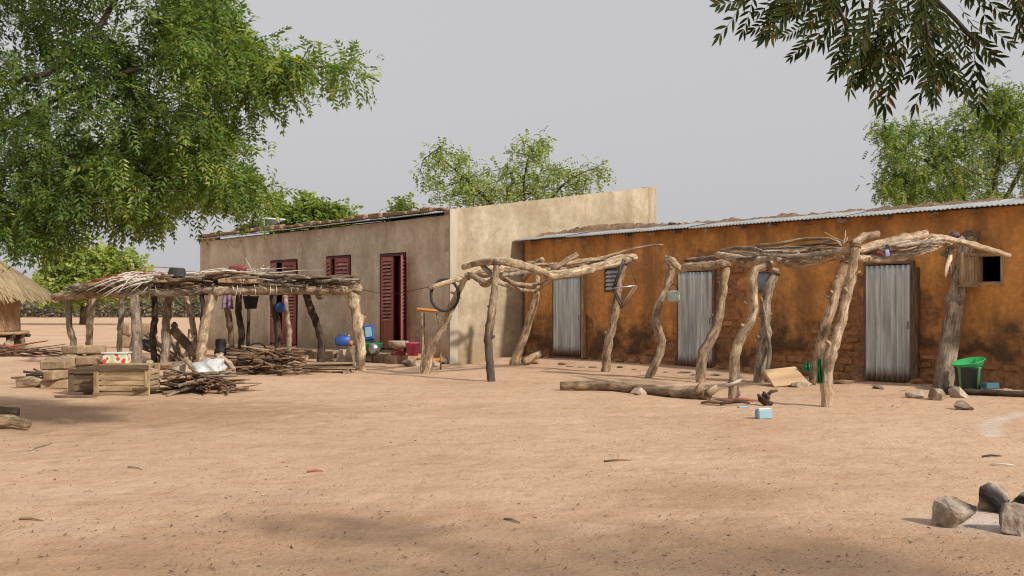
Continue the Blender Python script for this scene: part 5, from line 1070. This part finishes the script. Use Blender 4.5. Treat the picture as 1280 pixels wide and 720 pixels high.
# three hearth stones, soot on the sides towards the fire
mh, nt, n_, l_, bs_ = newmat('sooty_stone'); tcv = attr(nt, 'tc').outputs['Vector']; so = attr(nt, 'soot').outputs['Fac']
cb = ramp(nt, noise_node(nt, tcv, 14, 7, .65), [(.3, (.17, .115, .08)), (.7, (.50, .41, .32))]); l_.new(mixc(nt, so, cb, (.020, .016, .014)), bs_.inputs['Base Color']); bs_.inputs['Roughness'].default_value = .9; bump(nt, bs_, noise_node(nt, tcv, 40, 8, .7), .8, .015)
for k, (px, py, s, lab) in enumerate([(1200, 662, (.145, .13, .135), 'blocky grey hearth stone with flat top standing apart beside the ash'), (1248, 643, (.13, .12, .14), 'brown pointed hearth stone behind the patch of ash'), (1286, 671, (.15, .13, .125), 'dark hearth stone on the right of the ash patch'), (1290, 647, (.11, .10, .11), 'small black hearth stone between the brown and the dark one')]):
    p = on(px, py) + V3(0, s[1] * .8, -.02); V, Fc = rockg(p, s, [12, 25, 31, 47][k], 11, 4, .5 * k)
    VA = np.array(V); dirv = hearth - p; dirv[2] = 0; dirv /= np.linalg.norm(dirv) + 1e-6; ctr = VA.mean(0)
    soot = [max(0, min(1, ((v - ctr).dot(dirv) / s[0] - .1) * 2.4 + .5 * nz(v[0] * 14, v[1] * 14, v[2] * 14))) for v in VA]
    o = mk('hearth_stone', V, Fc, mh, attrs={'soot': soot}, smooth=False); tag(o, lab, 'stone')
# ================================================================ granary
gc = V3(-15.95, 29.4, 0)
gr = thing('granary', 'round mud granary with shaggy thatched roof on a stone and log platform', 'granary', gc)
nseg = 40; V, Fc, T = [], [], []
prof = [(1.28, .52), (1.30, .6), (1.27, 1.0), (1.25, 1.5), (1.22, 1.9)]
for (r, z) in prof:
    for j in range(nseg):
        th = 6.2832 * j / nseg; q = r + .03 * nz(math.cos(th) * 2, math.sin(th) * 2, z * 2); V.append((gc[0] + q * math.cos(th), gc[1] + q * math.sin(th), z)); T.append((th * r, 0, z))
for i in range(len(prof) - 1):
    for j in range(nseg): Fc.append((i * nseg + j, i * nseg + (j + 1) % nseg, (i + 1) * nseg + (j + 1) % nseg, (i + 1) * nseg + j))
Fc.append(tuple(range(nseg - 1, -1, -1))); mk('wall', V, Fc, MCLAY, gr)
V, Fc, _ = lathe(gc, [(0, .44), (1.50, .44), (1.56, .48), (1.54, .53), (0, .535)], 36); V = [(v[0] + .06 * nz(v[0] * 2, v[1] * 2), v[1] + .06 * nz(v[1] * 2, v[0]), v[2] + .02 * nz(v[0] * 5, v[1] * 5)) for v in V]; mk('platform', V, Fc, MCLAY, gr)
for k in range(14):
    a_ = k / 14 * 6.283 + .2; p = gc + V3(math.cos(a_) * 1.3, math.sin(a_) * 1.3, -.03); V, Fc = rockg(p, (.2, .18, .34), 500 + k, 7, 2, a_); mk('stone', V, Fc, MSTO, gr, smooth=False)
for k in range(7):
    y_ = gc[1] - 1.35 + k * .45; L_ = 1.55 * math.sqrt(max(.1, 1 - ((y_ - gc[1]) / 1.6) ** 2)); limb('log', [V3(gc[0] - L_, y_, .40), V3(gc[0], y_, .41), V3(gc[0] + L_, y_, .40)], .05, MWD, gr, sides=7)
mk('roof', *lathe(gc, [(0, 1.72), (1.85, 1.70), (1.95, 1.74), (1.0, 2.46), (.12, 3.1), (0, 3.15)], 32)[:2], MSTR, gr)
rg = np.random.default_rng(5); nb_ = 9000; VV = np.zeros((nb_ * 4, 3)); th = rg.uniform(0, 2 * np.pi, nb_); s0 = np.sqrt(rg.uniform(.0, 1.0, nb_)); ln = rg.uniform(.3, .65, nb_)
r0 = .08 + s0 * 1.92; z0 = 3.12 - (r0 / 2.0) * 1.38 + rg.uniform(-.02, .07, nb_); r1 = r0 + ln * .80; z1 = z0 - ln * .58 - rg.uniform(0, .14, nb_) * (r1 > 1.9); dth = rg.normal(0, .05, nb_)
for q, (rr, zz, tt, w) in enumerate(((r0, z0, th, -.006), (r0, z0, th, .006), (r1, z1, th + dth, .004), (r1, z1, th + dth, -.004))):
    VV[q::4, 0] = gc[0] + rr * np.cos(tt) - w * np.sin(tt) * 1.6; VV[q::4, 1] = gc[1] + rr * np.sin(tt) + w * np.cos(tt) * 1.6; VV[q::4, 2] = zz
tc_ = np.repeat(rg.uniform(0, 30, (nb_, 3)), 4, axis=0); o = mk('thatch', VV, np.arange(nb_ * 4).reshape(-1, 4), MSTR, gr, tc=tc_, smooth=False); o['kind'] = 'stuff'
#@@PART3
# ================================================================ trees
def leaf_tpl(npair, Ls, lw, ll, rg, droop=.5, sickle=.2):
    """pinnate leaf along +x: quads, one per leaflet (5 points would be wasted this far off)"""
    Q = []
    for k in range(npair):
        t = .18 + .8 * k / (npair - 1); x = Ls * t; z = -droop * Ls * t * t
        for s in (-1, 1):
            L_ = ll * (1 - .35 * abs(t - .5)) * rg.uniform(.85, 1.1); a_ = 1.05 - .25 * t + rg.uniform(-.12, .12)
            dx, dy, dz = math.cos(a_), s * math.sin(a_), -.25 + rg.uniform(-.2, .1)
            b = np.array([x, 0, z]); d_ = np.array([dx, dy, dz]); d_ /= np.linalg.norm(d_); w = np.array([dy * s, -dx * s, .25]) * lw
            m_ = b + d_ * L_ * .42 + np.array([sickle * L_ * .1, 0, 0]); Q.append([b, m_ + w, b + d_ * L_ + np.array([sickle * L_ * .2, 0, -.12 * L_]), m_ - w])
    t = 1.0; b = np.array([Ls * .97, 0, -droop * Ls * .94]); d_ = np.array([.9, 0, -.45]); w = np.array([0, 1, 0]) * lw
    Q.append([b, b + d_ * ll * .4 + w, b + d_ * ll, b + d_ * ll * .4 - w])
    return np.array(Q)                                    # (n,4,3)
def rotm(yaw_, pitch, roll):
    cy, sy, cp, sp, cr, sr = np.cos(yaw_), np.sin(yaw_), np.cos(pitch), np.sin(pitch), np.cos(roll), np.sin(roll)
    M = np.empty((len(yaw_), 3, 3))
    M[:, 0, 0] = cy * cp; M[:, 0, 1] = cy * sp * sr - sy * cr; M[:, 0, 2] = cy * sp * cr + sy * sr
    M[:, 1, 0] = sy * cp; M[:, 1, 1] = sy * sp * sr + cy * cr; M[:, 1, 2] = sy * sp * cr - cy * sr
    M[:, 2, 0] = -sp; M[:, 2, 1] = cp * sr; M[:, 2, 2] = cp * cr
    return M
def leaves_mesh(name, P, D, tpls, mat, parent, rg, scale=(.8, 1.2), hue0=.45, hspread=.18, hue_c=None):
    """P anchor points, D outward unit directions"""
    n = len(P); VV, HH = [], []; which = rg.integers(0, len(tpls), n)
    yaw_ = np.arctan2(D[:, 1], D[:, 0]) + rg.normal(0, .5, n); pitch = -np.arcsin(np.clip(D[:, 2], -1, 1)) + rg.normal(.15, .35, n); roll = rg.normal(0, .5, n)
    M = rotm(yaw_, pitch, roll); S = rg.uniform(*scale, n); hv = np.clip(rg.normal(hue0, hspread, n) + (hue_c if hue_c is not None else 0), 0, .86)
    for k, t in enumerate(tpls):
        ii = np.where(which == k)[0]
        if not len(ii): continue
        q = np.einsum('nij,lvj->nlvi', M[ii], t) * S[ii][:, None, None, None] + P[ii][:, None, None, :]
        VV.append(q.reshape(-1, 3)); HH.append(np.repeat(hv[ii], t.shape[0] * 4) + np.repeat(rg.normal(0, .06, len(ii) * t.shape[0]), 4))
    V = np.concatenate(VV); hh = np.clip(np.concatenate(HH), 0, 1)
    return mk(name, V, np.arange(len(V)).reshape(-1, 4), mat, parent, attrs={'hue': hh}, smooth=False, tc=V)
def grow(limbs, clusters, rg, seg=.22, droop=.0, wig=.10):
    """limbs: hand-set polylines (first point of a later one joins the nearest node); clusters: leaf points to be reached"""
    N = []; par = []
    for li, L_ in enumerate(limbs):
        S = spline(L_, seg * 1.3)
        if li == 0: last = -1
        else: last = int(np.argmin([np.linalg.norm(np.array(q) - S[0]) for q in N]))
        for q in S[(0 if li == 0 else 1):]:
            N.append(q); par.append(last); last = len(N) - 1
    arr = np.zeros((len(N) + len(clusters) * 40, 3)); arr[:len(N)] = N; n = len(N); ends = []
    cl = np.array(clusters); dist = np.array([np.min(np.linalg.norm(arr[:n] - c, axis=1)) for c in cl])
    for ci in np.argsort(dist):
        c = cl[ci]; dd = np.linalg.norm(arr[:n] - c, axis=1); k = int(np.argmin(dd)); L_ = dd[k]; m_ = max(1, int(L_ / seg)); m_ = min(m_, 38)
        a_ = arr[k].copy(); last = k; off = rg.normal(0, wig * L_, 3); off[2] += droop * L_
        for j in range(1, m_ + 1):
            t = j / m_; arr[n] = a_ * (1 - t) + c * t + off * math.sin(math.pi * t) * .8; par.append(last); last = n; n += 1
        ends.append(last)
    return arr[:n], par, ends
def skeleton_mesh(name, N, par, mat, parent, r0=.006, rmin=.004, expo=2.2, minr=0.0, gain=1.0):
    n = len(N); acc = np.zeros(n); ch = [[] for _ in range(n)]
    for i, p in enumerate(par):
        if p >= 0: ch[p].append(i)
    order = []; st_ = [i for i in range(n) if par[i] < 0]
    while st_:
        i = st_.pop(); order.append(i); st_ += ch[i]
    rad = np.zeros(n)
    for i in reversed(order): rad[i] = r0 if not ch[i] else sum(rad[c] ** expo for c in ch[i]) ** (1 / expo)
    rad = rad * gain; a = Acc(); starts = [(i, None) for i in range(n) if par[i] < 0]
    while starts:
        i, fr_ = starts.pop(); chain = ([fr_] if fr_ is not None else []) + [i]
        while ch[i]:
            m_ = max(ch[i], key=lambda c: rad[c]); starts += [(c, i) for c in ch[i] if c != m_]; i = m_; chain.append(i)
        if len(chain) < 2 or rad[chain[min(1, len(chain) - 1)]] < minr: continue
        rr = [max(rmin, rad[k]) for k in chain]
        if fr_ is not None: rr[0] = min(rr[0], rr[1] * 1.2)
        a.add(*tube([N[k] for k in chain], rr, 9 if rr[0] > .06 else (5 if rr[0] > .015 else 4), .2, .08 if rr[0] > .05 else 0, 0, i % 17, smooth_path=False))
    return a.mk(name, mat, parent), rad
def ell_pts(rg, ells):
    """points inside ellipsoids given in photo pixels and depth, denser to the outside"""
    out = []
    for (px, py, rx, ry, d, rd, n) in ells:
        v = rg.normal(0, 1, (n, 3)); v /= np.linalg.norm(v, axis=1)[:, None]; v *= (rg.uniform(.12, 1, n) ** .45)[:, None]
        for q in v: out.append(Pp(px + q[0] * rx, py + q[1] * ry, d + q[2] * rd))
    return out
def foliage_at(ends, N, par, rg, per, spread):
    P, D = [], []
    for e in ends:
        p0 = N[e]; p1 = N[par[e]]; d0 = p0 - p1; d0 /= np.linalg.norm(d0) + 1e-6
        for _ in range(per):
            t = rg.uniform(0, 1.2); b = p0 + (p1 - p0) * t + rg.normal(0, spread, 3); d_ = d0 * .5 + rg.normal(0, .6, 3) + np.array([0, 0, -.15]); d_ /= np.linalg.norm(d_)
            P.append(b); D.append(d_)
    return np.array(P), np.array(D)
rgn = np.random.default_rng(11)
# ---- big neem on the left
ells = [(60, 110, 130, 140, 10.0, 1.7, 215), (225, 105, 92, 110, 9.6, 1.2, 200), (140, 225, 140, 60, 10.0, 1.4, 190), (278, 212, 50, 38, 9.4, .7, 54), (45, 265, 85, 45, 10.0, 1.2, 95),
        (322, 88, 38, 38, 9.3, .5, 34), (372, 84, 28, 16, 9.2, .25, 15), (428, 86, 24, 7, 9.2, .15, 9), (352, 118, 20, 18, 9.2, .2, 7), (245, 25, 62, 60, 9.6, 1.1, 110), (316, 238, 26, 20, 9.3, .3, 14), 
        (160, 262, 44, 22, 9.8, .6, 20), (90, -130, 240, 140, 10.2, 2.0, 420), (-230, 60, 200, 260, 10.2, 2.2, 420), (-120, 240, 110, 60, 10.3, 1.5, 100)]
CL = [c for c in ell_pts(rgn, ells) if nz(c[0] * 1.5 + 7, c[1] * .9, c[2] * 1.5) > -.24]
TB = V3(-7.9, 10.4, 0)
t1 = thing('neem_tree', 'large leafy green neem tree overhanging the yard beside the shelter', 'tree', TB)
limbs = [[TB - Z3 * .1, TB + V3(.1, 0, .9), TB + V3(.35, -.05, 1.8), TB + V3(.8, -.1, 2.6)],
         [TB + V3(.8, -.1, 2.6), Pp(-60, 180, 10.2), Pp(5, 160, 9.8), Pp(85, 115, 9.5), Pp(190, 80, 9.4), Pp(260, 40, 9.4)],
         [TB + V3(.8, -.1, 2.6), Pp(-60, 125, 10.1), Pp(0, 105, 9.6), Pp(60, 92, 9.35), Pp(105, 62, 9.4), Pp(180, -60, 9.9)],
         [TB + V3(.8, -.1, 2.6), Pp(-80, 60, 10.4), Pp(-60, -100, 10.5), Pp(20, -200, 10.4)],
         [TB + V3(.35, -.05, 1.8), Pp(-330, 120, 10.7), Pp(-400, -40, 11)],
         [Pp(5, 160, 9.0), Pp(60, 190, 9.4), Pp(140, 205, 9.7), Pp(215, 225, 9.5), Pp(275, 238, 9.4), Pp(318, 246, 9.3)],
         [Pp(190, 80, 9.0), Pp(250, 82, 9.3), Pp(320, 84, 9.3), Pp(375, 82, 9.2), Pp(440, 86, 9.2)],
         [Pp(-60, 180, 10.2), Pp(-20, 250, 10.0), Pp(40, 280, 9.9), Pp(100, 300, 9.8)]]
N, par, ends = grow(limbs, CL, rgn, .20, .03)
skeleton_mesh('trunk', N, par, MBARK, t1, .0075, .004, 2.35, gain=.58)
TP = [leaf_tpl(5, .175, .0095, .062, rgn, d_) for d_ in (.3, .5, .7, .45)]
P, D = foliage_at(ends, N, par, rgn, 11, .085)
low = np.clip((P[:, 0] + 3.2) * .10, -.16, .14)            # leaf tone gets paler towards the right of the crown
leaves_mesh('crown', P, D, TP, MLF, t1, rgn, (.75, 1.25), .42, .20, low)
# ---- neem whose branch hangs in from above, rooted behind and right of the viewer
t2 = thing('neem_tree', 'tall neem tree whose leafy twigs hang in front of the sky', 'tree', V3(6.9, -3.4, 0))
B2 = V3(6.9, -3.4, 0); BD = 3.6; tip = Pp(1120, -70, BD)
rg2 = np.random.default_rng(5); CL2 = []
for (c, r, n) in ((V3(6.9, -4.0, 5.6), V3(3.2, 2.4, 1.7), 380), (V3(5.2, -3.0, 4.6), V3(2.0, 1.5, .9), 120), (V3(8.2, -2.4, 4.6), V3(2.0, 1.6, 1.0), 110), (V3(5.2, .75, 4.5), V3(2.8, .75, .45), 22)):  # last sparse clump is unseen, added to dapple the foreground with shade
    v = rg2.normal(0, 1, (n, 3)); v /= np.linalg.norm(v, axis=1)[:, None]; v *= (rg2.uniform(.1, 1, n) ** .45)[:, None]; CL2 += list(c + v * r)
limbs2 = [[B2 - Z3 * .1, B2 + V3(-.05, 0, 1.2), B2 + V3(-.1, .05, 2.4), B2 + V3(-.3, 0, 3.6), B2 + V3(-.5, -.3, 5.2)],
          [B2 + V3(-.1, .05, 2.4), V3(5.7, -1.2, 3.5), V3(4.2, 1.1, 3.9), V3(2.9, 2.5, 3.5), V3(1.9, 3.3, 2.9), tip],
          [B2 + V3(-.1, .05, 2.4), V3(5.6, -3.6, 4.2), V3(4.4, -3.4, 4.9)], [B2 + V3(-.1, .05, 2.4), V3(8.0, -2.8, 4.2), V3(9.0, -2.2, 4.8)]]
tw = [[(1120, -70), (1060, -40), (1000, -18), (930, -14)], [(1060, -40), (1040, -5), (1060, 35)], [(1120, -70), (1090, -10), (1085, 50), (1095, 95)], [(1120, -70), (1150, -20), (1160, 45), (1165, 85)], [(1150, -20), (1195, 25), (1222, 55)],
      [(1120, -70), (1190, -60), (1205, -20)], [(1190, -60), (1265, -50), (1285, -5), (1280, 30)], [(1000, -18), (985, 5), (1000, 22)]]
for w in tw: limbs2.append([Pp(x, y, BD + .06 * math.sin(x)) for x, y in w])
N2_, par2, ends2 = grow(limbs2, CL2, rg2, .3, .03)
skeleton_mesh('trunk', N2_, par2, MBARK, t2, .008, .0035, 2.3)
P, D = foliage_at(ends2, N2_, par2, rg2, 9, .16)
leaves_mesh('crown', P, D, [leaf_tpl(5, .32, .016, .10, rg2, d_) for d_ in (.3, .5)], MLF, t2, rg2, (.9, 1.3), .4)
def big_leaf(seed, npair=6, Ls=.27):
    """one compound leaf of the near twigs, every leaflet a curved, toothless blade of its own, hanging along -z"""
    rg = random.Random(seed); V, Fc, Hh = [], [], []
    for k in range(npair * 2 + 1):
        t = .22 + .74 * (k // 2) / (npair - 1) if k < npair * 2 else 1.0; s = -1 if k % 2 else 1
        b = np.array([.03 * math.sin(t * 2), 0, -Ls * t]); L_ = .066 * (1.05 - .35 * abs(t - .45)) * rg.uniform(.85, 1.12)
        a_ = (.95 - .35 * t + rg.uniform(-.12, .12)) if k < npair * 2 else 0.0
        d_ = np.array([s * math.sin(a_), rg.uniform(-.25, .25), -math.cos(a_)]); d_ /= np.linalg.norm(d_); pr = np.array([-d_[2], 0, d_[0]]); pr = pr / np.linalg.norm(pr); nrm = np.cross(d_, pr)
        i0 = len(V); wv = (0, .0066, .0084, .0055, .0)
        for j, w in enumerate(wv):
            q = b + d_ * L_ * j / 4 - np.array([0, 0, .22]) * L_ * (j / 4) ** 2 - nrm * .004 * math.sin(j)
            V += [q + pr * w + nrm * w * .35, q, q - pr * w + nrm * w * .35]
        for j in range(4):
            c = i0 + j * 3; Fc += [(c, c + 1, c + 4, c + 3), (c + 1, c + 2, c + 5, c + 4)]
        Hh += [min(1, max(0, rg.gauss(.45, .2)))] * 15
    st_ = [np.array([.03 * math.sin(t * 2), 0, -Ls * t]) for t in np.linspace(0, 1, 7)]; v2, f2, _ = tube(st_, [.0016, .001], 4, 1, smooth_path=False)
    i0 = len(V); V += list(v2); Fc += [tuple(i + i0 for i in f) for f in f2]; Hh += [.75] * len(v2)
    return V, Fc, Hh
BL = []
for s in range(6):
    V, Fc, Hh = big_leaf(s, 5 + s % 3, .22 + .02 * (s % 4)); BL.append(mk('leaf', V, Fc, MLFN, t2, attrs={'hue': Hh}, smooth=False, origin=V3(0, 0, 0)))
rl = random.Random(3); anch = []
for w in tw:
    S = spline([V3(x, y, 0) for x, y in w], 6)
    anch += [(q[0], q[1]) for q in S if -60 < q[1]]
anch += [(rl.uniform(1258, 1300), rl.uniform(-40, 12)) for _ in range(12)] + [(rl.gauss(1105, 48), rl.uniform(-20, 62)) for _ in range(95)] + [(rl.gauss(1165, 26), rl.uniform(20, 78)) for _ in range(22)] + [(rl.uniform(965, 1060), rl.uniform(-40, 6)) for _ in range(22)]
rl.shuffle(anch); k = 0
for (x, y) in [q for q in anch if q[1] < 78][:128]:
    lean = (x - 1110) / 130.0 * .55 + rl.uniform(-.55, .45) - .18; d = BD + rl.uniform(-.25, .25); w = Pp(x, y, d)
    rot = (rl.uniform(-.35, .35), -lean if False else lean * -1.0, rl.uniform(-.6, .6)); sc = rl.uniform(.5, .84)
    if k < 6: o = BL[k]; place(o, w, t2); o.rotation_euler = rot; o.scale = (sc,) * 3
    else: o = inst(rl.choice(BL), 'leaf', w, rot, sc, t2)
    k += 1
# ---- trees behind the houses
def back_tree(name, label, base, limbs, ells, per, tp, mat, hue, spread=.16, sc=(.9, 1.4), seed=1, seg=.35, r0=.009, gain=1.0):
    rg = np.random.default_rng(seed); e = thing(name, label, 'tree', base); CLs = ell_pts(rg, ells)
    N, par, ends = grow(limbs, CLs, rg, seg, .04, .14); skeleton_mesh('trunk', N, par, MBARK, e, r0, .009, 2.3, gain=gain)
    P, D = foliage_at(ends, N, par, rg, per, spread); leaves_mesh('crown', P, D, [leaf_tpl(*t, rg) for t in tp], mat, e, rg, sc, hue); return e
b = V3(0.2, 33.5, 0)
back_tree('shade_tree', 'sparse yellow green tree rising behind the cement house', b, [[b, b + V3(.1, 0, 2), b + V3(.3, 0, 3.4)], [b + V3(.3, 0, 3.4), Pp(600, 240, 33), Pp(560, 205, 32.6), Pp(540, 190, 32.4)], [b + V3(.3, 0, 3.4), Pp(655, 225, 33.5), Pp(665, 185, 33.5)], [b + V3(.3, 0, 3.4), Pp(700, 235, 33.5), Pp(745, 210, 33.4), Pp(768, 215, 33.3)]],
          [(562, 222, 42, 38, 32.8, 1.2, 80), (612, 232, 50, 36, 33.3, 1.3, 95), (663, 215, 40, 42, 33.6, 1.2, 95), (700, 235, 38, 30, 33.6, 1, 56), (738, 222, 34, 22, 33.4, .8, 34), (560, 190, 30, 12, 32.5, .6, 14), (668, 178, 24, 10, 33.5, .5, 14), (640, 255, 110, 25, 33.6, 1.4, 70)],
          6, [(3, .17, .024, .075)], MLFB, .55, .15, (.8, 1.4), 3)
b = V3(-5.2, 34.5, 0)
back_tree('shade_tree', 'small pale tree tip showing over the roof beside the sparse tree', b, [[b, b + V3(0, 0, 2.2), Pp(500, 262, 34.5)]], [(500, 262, 16, 12, 34.5, .5, 26), (500, 280, 20, 14, 34.5, .6, 22)], 8, [(3, .2, .030, .085)], MLFB, .5, .14, (.9, 1.4), 4)
b = V3(-7.4, 36.5, 0)
back_tree('broadleaf_tree', 'bushy broad leaved green tree peeping over the cement house roof', b, [[b, b + V3(0, 0, 2.2), b + V3(0, 0, 3)], [b + V3(0, 0, 3), Pp(360, 262, 36)], [b + V3(0, 0, 3), Pp(410, 258, 36.4)]],
          [(358, 270, 26, 18, 36, .8, 46), (388, 262, 24, 18, 36.4, .8, 44), (418, 268, 24, 18, 36.4, .7, 40), (390, 285, 50, 14, 36.3, 1, 40)], 9, [(3, .26, .05, .15)], MLFB, .36, .12, (.9, 1.4), 5)
b = V3(12.6, 26, 0)
back_tree('neem_tree', 'full leafy neem tree rising behind the mud house roof', b, [[b, b + V3(-.1, 0, 1.8), b + V3(-.2, 0, 3.2)], [b + V3(-.2, 0, 3.2), Pp(1180, 215, 26), Pp(1120, 185, 25.6), Pp(1105, 160, 25.5)], [b + V3(-.2, 0, 3.2), Pp(1250, 180, 26), Pp(1240, 120, 26)], [b + V3(-.2, 0, 3.2), Pp(1300, 170, 26.2), Pp(1330, 110, 26)], [b + V3(-.2, 0, 3.2), Pp(1150, 235, 25.7), Pp(1095, 240, 25.5)]],
          [(1145, 190, 48, 44, 25.7, 1.1, 90), (1215, 190, 60, 62, 26.2, 1.4, 150), (1130, 235, 46, 22, 25.7, .9, 60), (1105, 165, 20, 12, 25.5, .4, 14), (1250, 135, 30, 34, 26, .8, 70), (1290, 170, 50, 70, 26.4, 1.3, 120), (1210, 245, 90, 22, 26.3, 1.2, 80), (1375, 180, 60, 80, 26.4, 1.3, 120)], 12, [(4, .17, .017, .066), (4, .15, .017, .06)], MLF, .58, .13, (.8, 1.3), 7)
b = V3(-30.5, 71, 0)
back_tree('field_tree', 'round bright green tree with bare trunk standing in the open field', b, [[b - Z3 * .1, b + V3(.1, 0, 1.2), b + V3(.2, 0, 2.0)], [b + V3(.2, 0, 2), Pp(80, 345, 70.5), Pp(62, 335, 70)], [b + V3(.2, 0, 2), Pp(130, 340, 71), Pp(150, 322, 71)], [b + V3(.2, 0, 2), Pp(105, 330, 71.5)]],
          [(78, 350, 34, 22, 70.5, 2, 110), (120, 340, 34, 26, 71, 2.2, 130), (150, 338, 30, 26, 71, 2, 100), (100, 322, 40, 18, 71, 2, 70), (165, 352, 14, 14, 71, 1.2, 30)], 6, [(3, .42, .085, .24)], MLFB, .60, .35, (.9, 1.4), 9, .8, .02, 2.1)
# far dry thicket along the field's edge: nobody could count it
rg = np.random.default_rng(21); nb_ = 26000; px = rg.uniform(-420, 330, nb_); d_ = rg.uniform(120, 160, nb_); hmax = 3.1 + 1.6 * np.array([nz(x * .021, 3.3) + .5 * nz(x * .09, 1.3) for x in px])
P = np.stack([(px - 640) / F * d_, d_, rg.uniform(0, 1, nb_) ** .8 * hmax], 1); D = rg.normal(0, 1, (nb_, 3)); D[:, 2] = np.abs(D[:, 2]); D /= np.linalg.norm(D, axis=1)[:, None]
o = leaves_mesh('far_thicket', P, D, [leaf_tpl(2, .55, .10, .42, rg)], MLFD, None, rg, (.8, 1.5), .4, .25); tag(o, 'grey brown dry thicket along the far edge of the field', 'bushes', kind='stuff')
# ================================================================ loose litter on the ground
rg = np.random.default_rng(8); acc = Acc(); rs = random.Random(5)
tet = [(1, 0, -.4), (-.5, .87, -.4), (-.5, -.87, -.4), (0, 0, .8), (.4, -.5, .5)]
for k in range(9000):
    py = rs.uniform(470, 730); px_ = rs.uniform(-60, 1340); p = Gp(px_, py)
    if nz(p[0] * .9, p[1] * .9, 3) + .45 * nz(p[0] * 3, p[1] * 3) < rs.uniform(-.15, .35): continue
    s = rs.uniform(.003, .008) * (1 if rs.random() < .95 else 2.2); a_ = rs.random() * 6.28
    z = gz(p[0], p[1]); acc.add([(p[0] + s * (x * math.cos(a_) - y * math.sin(a_)), p[1] + s * (x * math.sin(a_) + y * math.cos(a_)), z + s * .4 * (zz + .5)) for x, y, zz in tet], [(0, 1, 3), (1, 2, 3), (2, 4, 3), (2, 0, 4), (0, 3, 4), (0, 2, 1)])
o = acc.mk('pebbles', MSTO, smooth=False); tag(o, 'scattered pebbles and clods strewn over the sandy yard', 'pebbles', kind='stuff')
acc = Acc()
for k in range(1100):
    py = rs.uniform(462, 725); px_ = rs.uniform(-60, 1340); p = Gp(px_, py); L_ = rs.uniform(.008, .022); w = L_ * .28; a_ = rs.random() * 6.28; z = gz(p[0], p[1]) + .006
    q = lambda x, y, zz: (p[0] + x * math.cos(a_) - y * math.sin(a_), p[1] + x * math.sin(a_) + y * math.cos(a_), z + zz)
    acc.add([q(-L_, 0, .004), q(0, w, .0), q(L_, 0, .008), q(0, -w, .0)], [(0, 3, 2, 1)])
o = acc.mk('leaf_litter', MST, smooth=False); tag(o, 'scattered dry fallen leaves over the sandy yard', 'leaves', kind='stuff')
for k, (x0, y0, x1, y1, mt, lab) in enumerate([(36, 565, 64, 555, MWG, 'thin grey twig on the sand before the fallen trunk'), (384, 591, 404, 590, MRED, 'short reddish stick alone on the open sand'), (1238, 582, 1268, 583, MPAL, 'bleached splinter on the sand near the ash line'), (1228, 572, 1252, 571, MWD, 'short dark twig on the sand near the bleached splinter'), (24, 650, 54, 652, MPLK, 'tan curled bark strip on the sand in the shade'), (755, 578, 790, 576, MST, 'thin brown twig on the middle of the yard'), (630, 650, 650, 655, MWG, 'small grey stick on the edge of the shaded sand'), (160, 585, 178, 587, MPAL, 'short white splinter on the open sand')]):
    a_, b_ = on(x0, y0), on(x1, y1); o = limb('ground_stick', [a_ + V3(0, 0, .008), (a_ + b_) / 2 + V3(0, .02, .014), b_ + V3(0, 0, .008)], [.008, .010, .005], mt, None, sides=5, rough=.2, step=.05); tag(o, lab, 'stick')
